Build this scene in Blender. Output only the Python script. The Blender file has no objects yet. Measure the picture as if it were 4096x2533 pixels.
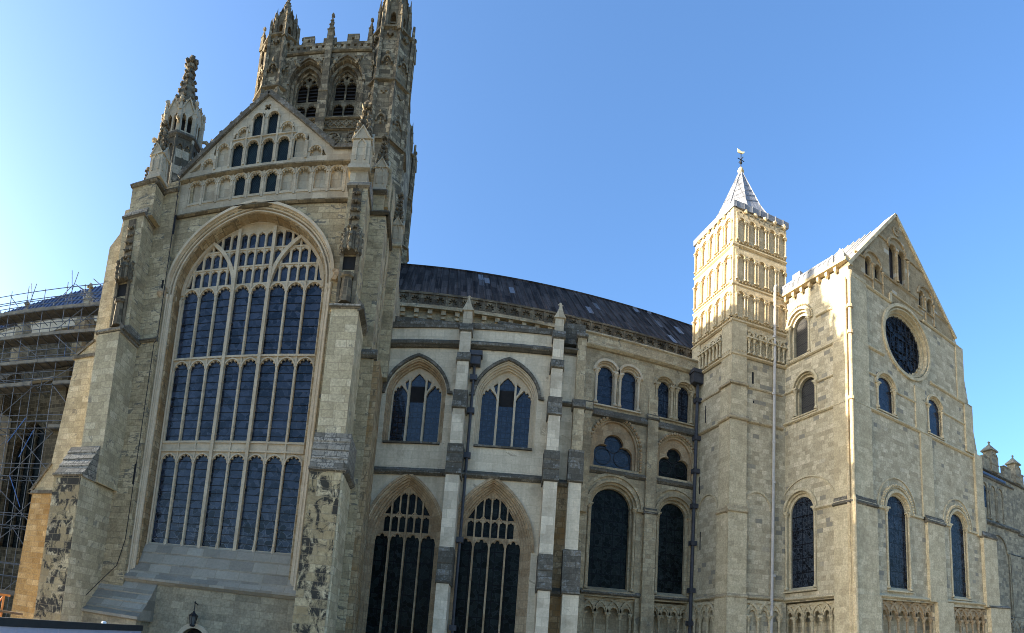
import bpy, bmesh, math, random
from math import sin, cos, pi, sqrt, radians, atan2
from mathutils import Vector, Matrix, noise
from mathutils.geometry import delaunay_2d_cdt

random.seed(11)
sc = bpy.context.scene
COL = sc.collection

# ------------------------------------------------------------------ camera, sky, sun, exposure
# the photograph is a hand-turned phone panorama: cylindrical projection, cylinder leaning back a little
cd = bpy.data.cameras.new('camera')
cam = bpy.data.objects.new('camera', cd)
COL.objects.link(cam)
sc.camera = cam
cd.type = 'PANO'
cd.panorama_type = 'CENTRAL_CYLINDRICAL'
cd.central_cylindrical_range_u_min = -0.96265
cd.central_cylindrical_range_u_max = 0.89817
cd.central_cylindrical_range_v_min = -0.11090
cd.central_cylindrical_range_v_max = 1.03986
cd.central_cylindrical_radius = 1.0
cd.clip_end = 5000
R = Matrix.Rotation(-0.19769, 3, 'Z') @ Matrix.Rotation(0.13501, 3, 'X') @ Matrix.Rotation(-0.06674, 3, 'Y')
M = Matrix((R.col[0], R.col[2], -R.col[1])).transposed().to_4x4()
M.translation = (0, 0, 1.7)
cam.matrix_world = M

SUN_EL = radians(10.5)
SUN_AZ = radians(-87.1)          # clockwise from north (+y): the evening sun stands just north of west
w = bpy.data.worlds.new('World')
sc.world = w
w.use_nodes = True
nt = w.node_tree
bg = nt.nodes['Background']
sky = nt.nodes.new('ShaderNodeTexSky')
sky.sky_type = 'NISHITA'
sky.sun_disc = False
sky.sun_elevation = SUN_EL
sky.sun_rotation = SUN_AZ
sky.air_density = 1.0
sky.dust_density = 3.8
sky.ozone_density = 4.4
nt.links.new(sky.outputs[0], bg.inputs[0])
bg.inputs[1].default_value = 0.15
sl = bpy.data.lights.new('sun', 'SUN')
sl.energy = 4.3
sl.angle = radians(0.53)
sl.color = (1.0, 0.90, 0.73)
so = bpy.data.objects.new('sun', sl)
COL.objects.link(so)
so.location = (-60, 0, 60)
sdir = Vector((sin(SUN_AZ) * cos(SUN_EL), cos(SUN_AZ) * cos(SUN_EL), sin(SUN_EL)))
so.rotation_euler = sdir.to_track_quat('Z', 'Y').to_euler()
sc.view_settings.view_transform = 'Standard'
sc.view_settings.look = 'None'
sc.view_settings.gamma = 1
sc.view_settings.exposure = 2.05
sc.cycles.filter_width = 0.95

GZ = -1.9                        # ground level (the eye is at 1.7)

# ------------------------------------------------------------------ mesh helpers
class Fr:
    """a vertical wall plane: u runs to the viewer's right, z is up, d comes out of the wall"""
    def __init__(s, o, u):
        s.o = Vector((o[0], o[1], 0)); s.u = Vector((u[0], u[1], 0)).normalized()
        s.n = Vector((s.u.y, -s.u.x, 0))
    def p(s, u, z, d=0.0):
        return s.o + s.u * u + s.n * d + Vector((0, 0, z))
def S(y): return Fr((0, y), (1, 0))
def Wf(x): return Fr((x, 0), (0, -1))
def Ef(x): return Fr((x, 0), (0, 1))

def inside(pt, poly):
    x, y = pt; c = False; j = len(poly) - 1
    for i in range(len(poly)):
        xi, yi = poly[i]; xj, yj = poly[j]
        if (yi > y) != (yj > y) and x < (xj - xi) * (y - yi) / (yj - yi) + xi: c = not c
        j = i
    return c

class MB:
    def __init__(s): s.v = []; s.f = []
    def add(s, vs, fs):
        b = len(s.v); s.v += [tuple(v) for v in vs]; s.f += [tuple(i + b for i in f) for f in fs]
    def plate(s, fr, outer, holes=(), d0=-.1, d1=0., back=True):
        loops = [outer] + list(holes)
        pts = []; edges = []; idx = []
        for L in loops:
            b = len(pts); n = len(L); pts += [Vector(q) for q in L]; idx.append((b, n))
            edges += [(b + i, b + (i + 1) % n) for i in range(n)]
        r = delaunay_2d_cdt(pts, edges, [], 1, 1e-5)
        tv = r[0]; tris = []
        for f in r[2]:
            cx = sum(tv[i].x for i in f) / len(f); cy = sum(tv[i].y for i in f) / len(f)
            if inside((cx, cy), outer) and not any(inside((cx, cy), h) for h in holes):
                a = 0
                for i in range(len(f)):
                    q, t = tv[f[i]], tv[f[(i + 1) % len(f)]]; a += q.x * t.y - t.x * q.y
                tris.append(tuple(f) if a > 0 else tuple(reversed(f)))
        nv = len(tv)
        s.add([fr.p(q.x, q.y, d1) for q in tv], tris)
        if back: s.add([fr.p(q.x, q.y, d0) for q in tv], [tuple(reversed(f)) for f in tris])
        for k, L in enumerate(loops):
            a = sum(L[i][0] * L[(i + 1) % len(L)][1] - L[(i + 1) % len(L)][0] * L[i][1] for i in range(len(L)))
            ccw = a > 0; n = len(L)
            vs = [fr.p(q[0], q[1], d1) for q in L] + [fr.p(q[0], q[1], d0) for q in L]
            fs = []
            for i in range(n):
                j = (i + 1) % n; q = (i, i + n, j + n, j)
                fs.append(q if ccw == (k == 0) else tuple(reversed(q)))
            s.add(vs, fs)
    def box(s, fr, u0, u1, z0, z1, d0, d1):
        P = [fr.p(u, z, d) for d in (d0, d1) for z in (z0, z1) for u in (u0, u1)]
        s.add(P, [(0, 2, 3, 1), (4, 5, 7, 6), (0, 1, 5, 4), (2, 6, 7, 3), (0, 4, 6, 2), (1, 3, 7, 5)])
    def prof(s, fr, u0, u1, pr, slant=0.0):
        """a profile [(d, z)...] (from the wall's top outward and down) run along the wall"""
        n = len(pr)
        vs = [fr.p(u0 - slant * d, z, d) for d, z in pr] + [fr.p(u1 + slant * d, z, d) for d, z in pr]
        fs = [(i, i + n, (i + 1) % n + n, (i + 1) % n) for i in range(n)]
        fs += [tuple(range(n)), tuple(range(2 * n - 1, n - 1, -1))]
        s.add(vs, fs)
    def string(s, fr, u0, u1, z, h=.22, p=.16, slant=0.0):
        s.prof(fr, u0, u1, [(-.05, z + h * .55), (0, z + h * .5), (p, z), (p, z - h * .25), (p * .45, z - h * .5), (-.05, z - h * .5)], slant)
    def lathe(s, x, y, pr, n=8, rot=None, sx=1.0, sy=1.0):
        rot = pi / n if rot is None else rot
        vs = []
        for z, r in pr:
            vs += [(x + r * sx * cos(rot + 2 * pi * i / n), y + r * sy * sin(rot + 2 * pi * i / n), z) for i in range(n)]
        fs = []
        for k in range(len(pr) - 1):
            fs += [(k * n + i, k * n + (i + 1) % n, (k + 1) * n + (i + 1) % n, (k + 1) * n + i) for i in range(n)]
        fs += [tuple(range(n - 1, -1, -1)), tuple(range((len(pr) - 1) * n, len(pr) * n))]
        s.add(vs, fs)
    def shaft(s, fr, u, d, z0, z1, r=.09, cap=.3, base=.2, n=10):
        p = fr.p(u, 0, d)
        s.lathe(p.x, p.y, [(z0, r * 1.7), (z0 + base * .5, r * 1.7), (z0 + base, r), (z1 - cap, r), (z1 - cap + .03, r * 1.25), (z1 - cap + .07, r * 1.05),
                           (z1 - .09, r * 1.9), (z1 - .08, r * 2.1), (z1, r * 2.1)], n)
    def bar(s, a, b, r, n=6):
        a, b = Vector(a), Vector(b); t = (b - a).normalized()
        x = t.orthogonal().normalized(); y = t.cross(x)
        vs = [q + x * r * cos(2 * pi * i / n) + y * r * sin(2 * pi * i / n) for q in (a, b) for i in range(n)]
        s.add(vs, [(i, (i + 1) % n, n + (i + 1) % n, n + i) for i in range(n)] + [tuple(range(n - 1, -1, -1)), tuple(range(n, 2 * n))])
    def tube(s, pts, r, n=6):
        for a, b in zip(pts[:-1], pts[1:]): s.bar(a, b, r, n)
    def ribbon(s, fr, path, wd, d0, d1):
        """a moulding of width wd centred on an open path in the wall plane"""
        L = []; Rr = []
        for i, q in enumerate(path):
            a = path[max(i - 1, 0)]; b = path[min(i + 1, len(path) - 1)]
            t = Vector((b[0] - a[0], b[1] - a[1])).normalized(); nn = Vector((-t.y, t.x)) * wd / 2
            L.append((q[0] + nn.x, q[1] + nn.y)); Rr.append((q[0] - nn.x, q[1] - nn.y))
        n = len(path); vs = []
        for d in (d0, d1):
            vs += [fr.p(q[0], q[1], d) for q in L] + [fr.p(q[0], q[1], d) for q in Rr]
        fs = []
        for i in range(n - 1):
            fs += [(2 * n + i, 3 * n + i, 3 * n + i + 1, 2 * n + i + 1), (i, i + 1, n + i + 1, n + i),
                   (i, 2 * n + i, 2 * n + i + 1, i + 1), (n + i, n + i + 1, 3 * n + i + 1, 3 * n + i)]
        fs += [(0, n, 3 * n, 2 * n), (n - 1, 3 * n - 1, 4 * n - 1, 2 * n - 1)]
        s.add(vs, fs)
    def lump(s, p, r, sq=1.0, j=.25, seed=0):
        """a small carved knob (crocket, boss, corbel head)"""
        rnd = random.Random(seed + int(p[0] * 97 + p[2] * 131))
        t = (1 + sqrt(5)) / 2
        V = [(-1, t, 0), (1, t, 0), (-1, -t, 0), (1, -t, 0), (0, -1, t), (0, 1, t), (0, -1, -t), (0, 1, -t), (t, 0, -1), (t, 0, 1), (-t, 0, -1), (-t, 0, 1)]
        F = [(0, 11, 5), (0, 5, 1), (0, 1, 7), (0, 7, 10), (0, 10, 11), (1, 5, 9), (5, 11, 4), (11, 10, 2), (10, 7, 6), (7, 1, 8), (3, 9, 4), (3, 4, 2), (3, 2, 6), (3, 6, 8), (3, 8, 9), (4, 9, 5), (2, 4, 11), (6, 2, 10), (8, 6, 7), (9, 8, 1)]
        vs = []
        for q in V:
            k = r / 1.9 * (1 + rnd.uniform(-j, j)); vs.append((p[0] + q[0] * k, p[1] + q[1] * k, p[2] + q[2] * k * sq))
        s.add(vs, F)
    def build(s, name, mat, parent=None, fix=True):
        me = bpy.data.meshes.new(name); me.from_pydata(s.v, [], s.f); me.validate()
        if fix:
            bm = bmesh.new(); bm.from_mesh(me); bmesh.ops.recalc_face_normals(bm, faces=bm.faces[:]); bm.to_mesh(me); bm.free()
        me.materials.append(mat)
        o = bpy.data.objects.new(name, me); COL.objects.link(o)
        if parent is not None:
            o.parent = parent
            if parent.type == 'EMPTY': o.matrix_parent_inverse = Matrix.Translation(-Vector(parent.location))
        return o

def islands(mb, tol=.015):
    par = list(range(len(mb.v)))
    def find(i):
        while par[i] != i: par[i] = par[par[i]]; i = par[i]
        return i
    for f in mb.f:
        a = find(f[0])
        for i in f[1:]:
            b = find(i)
            if a != b: par[b] = a
    comp = {}
    for f in mb.f: comp.setdefault(find(f[0]), []).append(f)
    L = []
    for fs in comp.values():
        ids = {i for f in fs for i in f}; P = [mb.v[i] for i in ids]
        L.append([[min(p[k] for p in P) - tol for k in range(3)], [max(p[k] for p in P) + tol for k in range(3)], fs])
    done = False
    while not done:                            # pieces that touch belong together
        done = True
        for i in range(len(L)):
            for j in range(len(L) - 1, i, -1):
                if all(L[i][0][k] <= L[j][1][k] and L[j][0][k] <= L[i][1][k] for k in range(3)):
                    L[i][0] = [min(L[i][0][k], L[j][0][k]) for k in range(3)]; L[i][1] = [max(L[i][1][k], L[j][1][k]) for k in range(3)]
                    L[i][2] += L[j][2]; del L[j]; done = False
    return L
def build_each(mb, name, mat, parent):
    """every separate piece becomes a part of its own; returns the first"""
    first = None
    for lo, hi, fs in islands(mb):
        m = MB(); mp = {}
        for f in fs:
            for i in f:
                if i not in mp: mp[i] = len(m.v); m.v.append(mb.v[i])
            m.f.append(tuple(mp[i] for i in f))
        o = m.build(name, mat, parent); first = first or o
    return first

def thing(name, label, cat, loc, group=None):
    o = bpy.data.objects.new(name, None); COL.objects.link(o); o.location = loc; o.empty_display_size = .3
    o['label'] = label; o['category'] = cat; o['kind'] = 'thing'
    if group: o['group'] = group
    return o

# ------------------------------------------------------------------ outlines
def head(cx, a, zs, h, k=1.2, n=9, rnd=False, flat=0.):
    """the curve of an arch from its left springing over the top to the right one"""
    if rnd: return [(cx - a * cos(pi * i / (2 * n)), zs + h * sin(pi * i / (2 * n))) for i in range(2 * n + 1)]
    if h >= a: Rr = (a * a + h * h) / (2 * a); sc_ = 1
    else: Rr = k * a; sc_ = h / sqrt(Rr * Rr - (Rr - a) ** 2)
    th = math.acos((Rr - a) / Rr)
    L = [(cx - a + Rr - Rr * cos(th * i / n), zs + Rr * sin(th * i / n) * sc_) for i in range(n + 1)]
    if flat: L = [(x, z * (1 - flat * .5) + (zs + h * sqrt(max(0, (x - cx + a) / a)) ** 1.35) * flat * .5) for x, z in L]
    return L + [(2 * cx - q[0], q[1]) for q in reversed(L[:-1])]
def arch(cx, a, zb, zs, h, k=1.2, n=9, rnd=False, flat=0.):
    return [(cx - a, zb)] + head(cx, a, zs, h, k, n, rnd, flat) + [(cx + a, zb)]
def band(o, i):
    return o + list(reversed(i))
def cusped(cx, a, zb, zs, h, lobes=5, c=.16, n=4):
    """a traceried light: straight jambs and a foiled head"""
    P = head(cx, a, zs, h, 1.2, 12); out = [(cx - a, zb), (cx - a, zs - .02)]
    m = len(P) - 1; g = (cx, zs)
    for i in range(1, lobes * n):
        t = i / (lobes * n); f = t * m; j = int(f); fr = f - j
        x = P[j][0] * (1 - fr) + P[j + 1][0] * fr; z = P[j][1] * (1 - fr) + P[j + 1][1] * fr
        q = 1 - abs(sin(lobes * pi * t)) ** .6
        k = 1 - c * q * 1.6
        out.append((g[0] + (x - g[0]) * k, g[1] + (z - g[1]) * k))
    return out + [(cx + a, zs - .02), (cx + a, zb)]
def foil(cx, cz, r, lobes=4, n=5, rot=0):
    out = []
    for i in range(lobes * n):
        t = i / (lobes * n); q = abs(sin(lobes * pi * t)) ** .6
        rr = r * (.5 + .5 * q); a = 2 * pi * t + rot
        out.append((cx + rr * cos(a), cz + rr * sin(a)))
    return out
def rect(u0, u1, z0, z1): return [(u0, z0), (u1, z0), (u1, z1), (u0, z1)]
def disc(cx, cz, r, n=28): return [(cx + r * cos(2 * pi * i / n), cz + r * sin(2 * pi * i / n)) for i in range(n)]

# ------------------------------------------------------------------ materials
def nodes(name):
    m = bpy.data.materials.new(name); m.use_nodes = True
    t = m.node_tree; return m, t, t.nodes['Principled BSDF']
def N(t, ty, **kw):
    n = t.nodes.new(ty)
    for k, v in kw.items():
        if k in n.inputs: n.inputs[k].default_value = v
        else: setattr(n, k, v)
    return n
def math_(t, op, a, b=None, c=None):
    n = t.nodes.new('ShaderNodeMath'); n.operation = op
    for i, v in enumerate((a, b, c)):
        if v is None: continue
        if isinstance(v, (int, float)): n.inputs[i].default_value = v
        else: t.links.new(v, n.inputs[i])
    return n.outputs[0]
def mix(t, f, a, b, mode='MIX'):
    n = t.nodes.new('ShaderNodeMix'); n.data_type = 'RGBA'; n.blend_type = mode
    for i, v in ((0, f), (6, a), (7, b)):
        if isinstance(v, (int, float)): n.inputs[i].default_value = v
        elif isinstance(v, tuple): n.inputs[i].default_value = (*v, 1)
        else: t.links.new(v, n.inputs[i])
    return n.outputs[2]
def ramp(t, f, stops, interp='LINEAR'):
    n = t.nodes.new('ShaderNodeValToRGB'); n.color_ramp.interpolation = interp
    e = n.color_ramp.elements
    while len(e) < len(stops): e.new(.5)
    for k, (p, c) in enumerate(stops): e[k].position = p; e[k].color = (*c, 1) if isinstance(c, tuple) else (c, c, c, 1)
    t.links.new(f, n.inputs[0]); return n.outputs[0]
def wallcoords(t):
    g = t.nodes.new('ShaderNodeNewGeometry'); s1 = t.nodes.new('ShaderNodeSeparateXYZ'); s2 = t.nodes.new('ShaderNodeSeparateXYZ')
    t.links.new(g.outputs['Position'], s1.inputs[0]); t.links.new(g.outputs['True Normal'], s2.inputs[0])
    nx = math_(t, 'ABSOLUTE', s2.outputs[0]); ny = math_(t, 'ABSOLUTE', s2.outputs[1])
    u = math_(t, 'ADD', math_(t, 'MULTIPLY', s1.outputs[0], ny), math_(t, 'MULTIPLY', s1.outputs[1], nx))
    v = s1.outputs[2]
    c = t.nodes.new('ShaderNodeCombineXYZ'); t.links.new(u, c.inputs[0]); t.links.new(v, c.inputs[1])
    return g, u, v, c.outputs[0]
def noise_(t, vec, sc_, det=3, rough=.55, dist=0):
    n = N(t, 'ShaderNodeTexNoise', Scale=sc_, Detail=det, Roughness=rough, Distortion=dist)
    t.links.new(vec, n.inputs['Vector']); return n.outputs[0]
def stone(name, pal, bw=.6, bh=.3, mort=.012, mcol=(.2, .18, .14), dirt=(.16, .14, .11), da=.5, dl=(.52, .68), ds=.5,
          crust=None, streak=.35, blk=.5, rough=.9, bump=.35, odd=None, wash=None, stretch=None, grain=1.0):
    """coursed stone: a tint per block, soft stains, rain streaks and, where asked, black crust"""
    warm = lambda c: (c[0] * 1.28, c[1] * 1.13, c[2] * .90)
    pal = [(q, warm(c)) for q, c in pal]; mcol = warm(mcol); dirt = warm(dirt)
    m, t, b = nodes(name)
    g, u, v, uv = wallcoords(t)
    wob = N(t, 'ShaderNodeTexNoise', Scale=.9, Detail=2); t.links.new(g.outputs['Position'], wob.inputs['Vector'])
    wv = N(t, 'ShaderNodeVectorMath', operation='MULTIPLY_ADD'); t.links.new(wob.outputs[1], wv.inputs[0]); wv.inputs[1].default_value = (.10, .05, 0); t.links.new(uv, wv.inputs[2])
    br = N(t, 'ShaderNodeTexBrick', offset=.5, offset_frequency=2, squash=.72, squash_frequency=3)
    br.inputs['Color1'].default_value = (0, 0, 0, 1); br.inputs['Color2'].default_value = (1, 1, 1, 1); br.inputs['Mortar'].default_value = (.5, .5, .5, 1)
    for k, x in (('Scale', 1), ('Mortar Size', mort), ('Mortar Smooth', .3), ('Brick Width', bw), ('Row Height', bh), ('Bias', 0)): br.inputs[k].default_value = x
    t.links.new(wv.outputs[0], br.inputs['Vector'])
    n1 = noise_(t, g.outputs['Position'], 1.7, 5, .65)
    n2 = noise_(t, g.outputs['Position'], 9, 4, .7)
    val = math_(t, 'ADD', math_(t, 'MULTIPLY', br.outputs[0], blk), math_(t, 'MULTIPLY', n1, 1 - blk))
    col = ramp(t, val, pal)
    col = mix(t, 1.0, col, ramp(t, n2, [(.28, 1 - .40 * grain), (.72, 1 + .2 * grain)]), 'MULTIPLY')
    if odd:                                   # the odd replaced or decayed block
        of = ramp(t, br.outputs[0], [(odd[0], 0.0), (odd[0] + .02, 1.0)]); col = mix(t, math_(t, 'MULTIPLY', of, odd[2]), col, odd[1])
    if wash:                                  # iron and lichen staining
        wf = ramp(t, noise_(t, g.outputs['Position'], wash[0], 4, .6, .6), [(wash[1], 0.0), (wash[2], 1.0)]); col = mix(t, math_(t, 'MULTIPLY', wf, wash[4]), col, wash[3])
    dn = noise_(t, g.outputs['Position'], ds, 6, .68, .4)
    col = mix(t, math_(t, 'MULTIPLY', ramp(t, dn, [(dl[0], 0.0), (dl[1], 1.0)]), da), col, dirt)
    sv = N(t, 'ShaderNodeCombineXYZ'); t.links.new(math_(t, 'MULTIPLY', u, 2.3), sv.inputs[0]); t.links.new(math_(t, 'MULTIPLY', v, .16), sv.inputs[1])
    sn = noise_(t, sv.outputs[0], 1.0, 5, .6)
    col = mix(t, math_(t, 'MULTIPLY', ramp(t, sn, [(.5, 0.0), (.72, 1.0)]), streak), col, dirt)
    if crust:
        cpos = g.outputs['Position']
        if stretch:
            sm = N(t, 'ShaderNodeVectorMath', operation='MULTIPLY'); t.links.new(cpos, sm.inputs[0]); sm.inputs[1].default_value = stretch; cpos = sm.outputs[0]
        cn = noise_(t, cpos, crust[0], 7, .72, .8)
        cv = math_(t, 'ADD', math_(t, 'MULTIPLY', cn, .88), math_(t, 'MULTIPLY', br.outputs[0], .12))
        cf = ramp(t, cv, [(crust[1], 0.0), (crust[2], 1.0)])
        col = mix(t, math_(t, 'MULTIPLY', cf, crust[3]), col, crust[4] if len(crust) > 4 else (.022, .022, .02))
    col = mix(t, math_(t, 'MULTIPLY', br.outputs[1], .75), col, mcol)
    t.links.new(col, b.inputs['Base Color'])
    b.inputs['Roughness'].default_value = rough; b.inputs['Specular IOR Level'].default_value = .25
    h = math_(t, 'ADD', math_(t, 'MULTIPLY', br.outputs[1], -.9), math_(t, 'ADD', math_(t, 'MULTIPLY', n2, .7), math_(t, 'MULTIPLY', br.outputs[0], .25)))
    bp = N(t, 'ShaderNodeBump', Strength=bump, Distance=.05); t.links.new(h, bp.inputs['Height']); t.links.new(bp.outputs[0], b.inputs['Normal'])
    return m
def lead(name, c0, c1, seam=.75, run='U', pale=.0, rough=.5, rowh=1.9, seamc=.6, spec=.4):
    """sheet lead: bays with upstanding seams, laps, weathered tints"""
    m, t, b = nodes(name)
    g = t.nodes.new('ShaderNodeNewGeometry'); s1 = t.nodes.new('ShaderNodeSeparateXYZ'); t.links.new(g.outputs['Position'], s1.inputs[0])
    c = t.nodes.new('ShaderNodeCombineXYZ')
    t.links.new(s1.outputs[2], c.inputs[0]); t.links.new(s1.outputs[0 if run == 'U' else 1], c.inputs[1])
    br = N(t, 'ShaderNodeTexBrick', offset=.43, offset_frequency=2)
    br.inputs['Color1'].default_value = (0, 0, 0, 1); br.inputs['Color2'].default_value = (1, 1, 1, 1)
    for k, x in (('Scale', 1), ('Mortar Size', .035), ('Mortar Smooth', .2), ('Brick Width', rowh), ('Row Height', seam)): br.inputs[k].default_value = x
    t.links.new(c.outputs[0], br.inputs['Vector'])
    n1 = noise_(t, g.outputs['Position'], .8, 5, .7); n2 = noise_(t, g.outputs['Position'], 6, 4, .7)
    f = math_(t, 'ADD', math_(t, 'MULTIPLY', br.outputs[0], .6), math_(t, 'MULTIPLY', n1, .4))
    col = ramp(t, f, [(.2, c0), (.75, c1)])
    if pale:
        pf = ramp(t, br.outputs[0], [(.955, 0.0), (.97, 1.0)]); col = mix(t, math_(t, 'MULTIPLY', pf, pale), col, (.3, .33, .38))
    col = mix(t, 1.0, col, ramp(t, n2, [(.3, .65), (.75, 1.35)]), 'MULTIPLY')
    st = t.nodes.new('ShaderNodeVectorMath'); st.operation = 'MULTIPLY'; t.links.new(c.outputs[0], st.inputs[0]); st.inputs[1].default_value = (.22, 3.5, 1)
    col = mix(t, math_(t, 'MULTIPLY', ramp(t, noise_(t, st.outputs[0], 1.0, 5, .65), [(.48, 0.0), (.72, 1.0)]), .55), col, tuple(x * 2.3 for x in c1))
    col = mix(t, math_(t, 'MULTIPLY', br.outputs[1], .7), col, tuple(x * seamc for x in c1))
    t.links.new(col, b.inputs['Base Color']); b.inputs['Roughness'].default_value = rough; b.inputs['Specular IOR Level'].default_value = spec
    bp = N(t, 'ShaderNodeBump', Strength=.7, Distance=.06); t.links.new(math_(t, 'ADD', br.outputs[1], math_(t, 'MULTIPLY', n2, .25)), bp.inputs['Height']); t.links.new(bp.outputs[0], b.inputs['Normal'])
    return m
def glass(name, base, lite, cell=3.2, barh=.55, lines=.5, diamond=None, rough=.14, spec=.8, vbar=None, lowz=None):
    """leaded glass: small dark quarries set unevenly, lead cames, iron saddle bars"""
    m, t, b = nodes(name)
    g, u, v, uv = wallcoords(t)
    vo = N(t, 'ShaderNodeTexVoronoi', Scale=cell); t.links.new(uv, vo.inputs['Vector'])
    ve = N(t, 'ShaderNodeTexVoronoi', feature='DISTANCE_TO_EDGE', Scale=cell); t.links.new(uv, ve.inputs['Vector'])
    sx = t.nodes.new('ShaderNodeSeparateColor'); t.links.new(vo.outputs['Color'], sx.inputs[0])
    nz = noise_(t, uv, .9, 4, .6)
    k = math_(t, 'ADD', math_(t, 'MULTIPLY', sx.outputs[0], .55), math_(t, 'MULTIPLY', nz, .6))
    col = ramp(t, k, [(.35, base), (.85, lite)])
    ed = math_(t, 'LESS_THAN', ve.outputs['Distance'], .035)
    if lowz is not None: ed = math_(t, 'MULTIPLY', ed, ramp(t, math_(t, 'ADD', math_(t, 'MULTIPLY', v, -.25), lowz), [(.0, .25), (.6, 1.0)]))
    col = mix(t, math_(t, 'MULTIPLY', ed, lines), col, (.12, .135, .16))
    dark = None
    def cell_line(x, per, wd):
        return math_(t, 'LESS_THAN', math_(t, 'ABSOLUTE', math_(t, 'SUBTRACT', math_(t, 'FRACT', math_(t, 'DIVIDE', x, per)), .5)), wd / per / 2)
    if barh:
        dark = cell_line(v, barh, .055)
        if vbar: dark = math_(t, 'MAXIMUM', dark, cell_line(u, vbar, .04))
    if diamond:
        d1 = math_(t, 'ADD', math_(t, 'MULTIPLY', u, 1.5), v); d2 = math_(t, 'SUBTRACT', math_(t, 'MULTIPLY', u, 1.5), v)
        dd = math_(t, 'MAXIMUM', cell_line(d1, diamond[0], diamond[1]), cell_line(d2, diamond[0], diamond[1]))
        col = mix(t, math_(t, 'MULTIPLY', dd, diamond[2]), col, diamond[3])
    if dark is not None: col = mix(t, dark, col, (.006, .006, .008))
    t.links.new(col, b.inputs['Base Color'])
    b.inputs['Roughness'].default_value = rough; b.inputs['Specular IOR Level'].default_value = spec
    hv = math_(t, 'ADD', math_(t, 'MULTIPLY', sx.outputs[1], .6), math_(t, 'MULTIPLY', nz, 1.4))
    bp = N(t, 'ShaderNodeBump', Strength=.4, Distance=.05); t.links.new(hv, bp.inputs['Height']); t.links.new(bp.outputs[0], b.inputs['Normal'])
    return m
def plain(name, c, rough=.6, metal=0., var=.25, scale=4, spec=.4):
    m, t, b = nodes(name)
    g = t.nodes.new('ShaderNodeNewGeometry'); n = noise_(t, g.outputs['Position'], scale, 5, .65)
    col = ramp(t, n, [(.3, tuple(x * (1 - var) for x in c)), (.7, tuple(min(1, x * (1 + var)) for x in c))])
    t.links.new(col, b.inputs['Base Color']); b.inputs['Roughness'].default_value = rough; b.inputs['Metallic'].default_value = metal
    b.inputs['Specular IOR Level'].default_value = spec
    return m

ST_TRANS = stone('transept ragstone', [(.2, (.20, .18, .13)), (.45, (.34, .305, .22)), (.6, (.385, .35, .26)), (.85, (.50, .465, .36))], .82, .34, .012, mcol=(.17, .15, .11), dirt=(.13, .115, .085), da=.5, dl=(.54, .66), streak=.25,
                 crust=(2.6, .575, .60, .8, (.10, .098, .085)), bump=.6, stretch=(.55, .55, 1.8), blk=.42)
ST_BUT = stone('buttress stone crusted black', [(.2, (.24, .21, .14)), (.5, (.36, .32, .22)), (.8, (.48, .45, .35))], .72, .36, crust=(1.7, .475, .56, .95), streak=.35, wash=(.5, .50, .60, (.34, .24, .11), .6), bump=.6, stretch=(1, 1, .75), blk=.65)
ST_BUT2 = stone('buttress stone', [(.2, (.30, .28, .21)), (.5, (.40, .37, .28)), (.8, (.50, .48, .39))], .72, .36, crust=(1.2, .60, .64, .6, (.10, .095, .08)), streak=.25)
ST_OCHRE = stone('ochre stained stone', [(.2, (.25, .17, .08)), (.5, (.36, .26, .13)), (.8, (.46, .37, .23))], .66, .33, dirt=(.20, .12, .045), da=.8, dl=(.45, .62), ds=.35, streak=.3, crust=(1.3, .60, .64, .6, (.07, .055, .04)))
ST_LOW = stone('lower wall ashlar', [(.2, (.20, .19, .155)), (.5, (.28, .265, .215)), (.8, (.36, .345, .285))], .66, .36, dirt=(.13, .125, .11), da=.45, streak=.3, bump=.45)
ST_DRESS = stone('window dressing stone', [(.2, (.34, .31, .26)), (.5, (.42, .39, .335)), (.8, (.48, .455, .395))], 1.3, .7, .008, mcol=(.36, .33, .26), dirt=(.24, .2, .14), da=.35, streak=.25, blk=.3, bump=.12, grain=.45)
ST_GABLE = stone('gable panel stone', [(.2, (.26, .245, .21)), (.5, (.34, .325, .285)), (.8, (.42, .405, .355))], .8, .42, .01, mcol=(.2, .185, .155), dirt=(.16, .145, .115), da=.45, streak=.3, blk=.4, bump=.2, grain=.45)
ST_CAP = stone('weathered coping stone', [(.2, (.06, .06, .055)), (.5, (.10, .098, .09)), (.8, (.19, .185, .17))], .8, .3, .012, mcol=(.04, .04, .04), dirt=(.05, .05, .045), da=.5, streak=.2, blk=.3, crust=(9, .56, .6, .5, (.28, .28, .26)))
ST_STEPS = stone('pale weathering slabs', [(.2, (.17, .17, .165)), (.5, (.235, .235, .225)), (.8, (.30, .30, .285))], 1.1, .5, .012, dirt=(.19, .2, .17), da=.4, streak=.15, blk=.6, bump=.2, grain=.45)
ST_SLAB = stone('lichened weathering slabs', [(.2, (.10, .10, .095)), (.5, (.22, .22, .21)), (.8, (.34, .34, .33))], .7, .3, .02, mcol=(.05, .05, .05), da=.5, streak=.1, crust=(7, .52, .6, .8, (.06, .06, .055)))
ST_BELL = stone('bell tower stone', [(.2, (.09, .08, .06)), (.45, (.19, .168, .125)), (.8, (.37, .335, .26))], 1.1, .42, .02, mcol=(.07, .06, .045), dirt=(.05, .044, .035), da=.65, dl=(.48, .60), streak=.45, ds=.8, crust=(2.2, .57, .61, .75, (.045, .04, .034)), bump=.6, blk=.65)
ST_BELLC = stone('carved bell tower stone', [(.2, (.085, .075, .058)), (.5, (.15, .135, .10)), (.8, (.24, .215, .165))], .5, .4, .01, mcol=(.06, .05, .04), dirt=(.045, .04, .033), da=.6, streak=.4, bump=.7)
ST_DARKC = stone('blackened carving', [(.2, (.055, .05, .042)), (.5, (.11, .10, .08)), (.8, (.21, .195, .155))], .5, .4, .006, dirt=(.035, .032, .027), da=.6, streak=.35, bump=.6)
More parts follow.
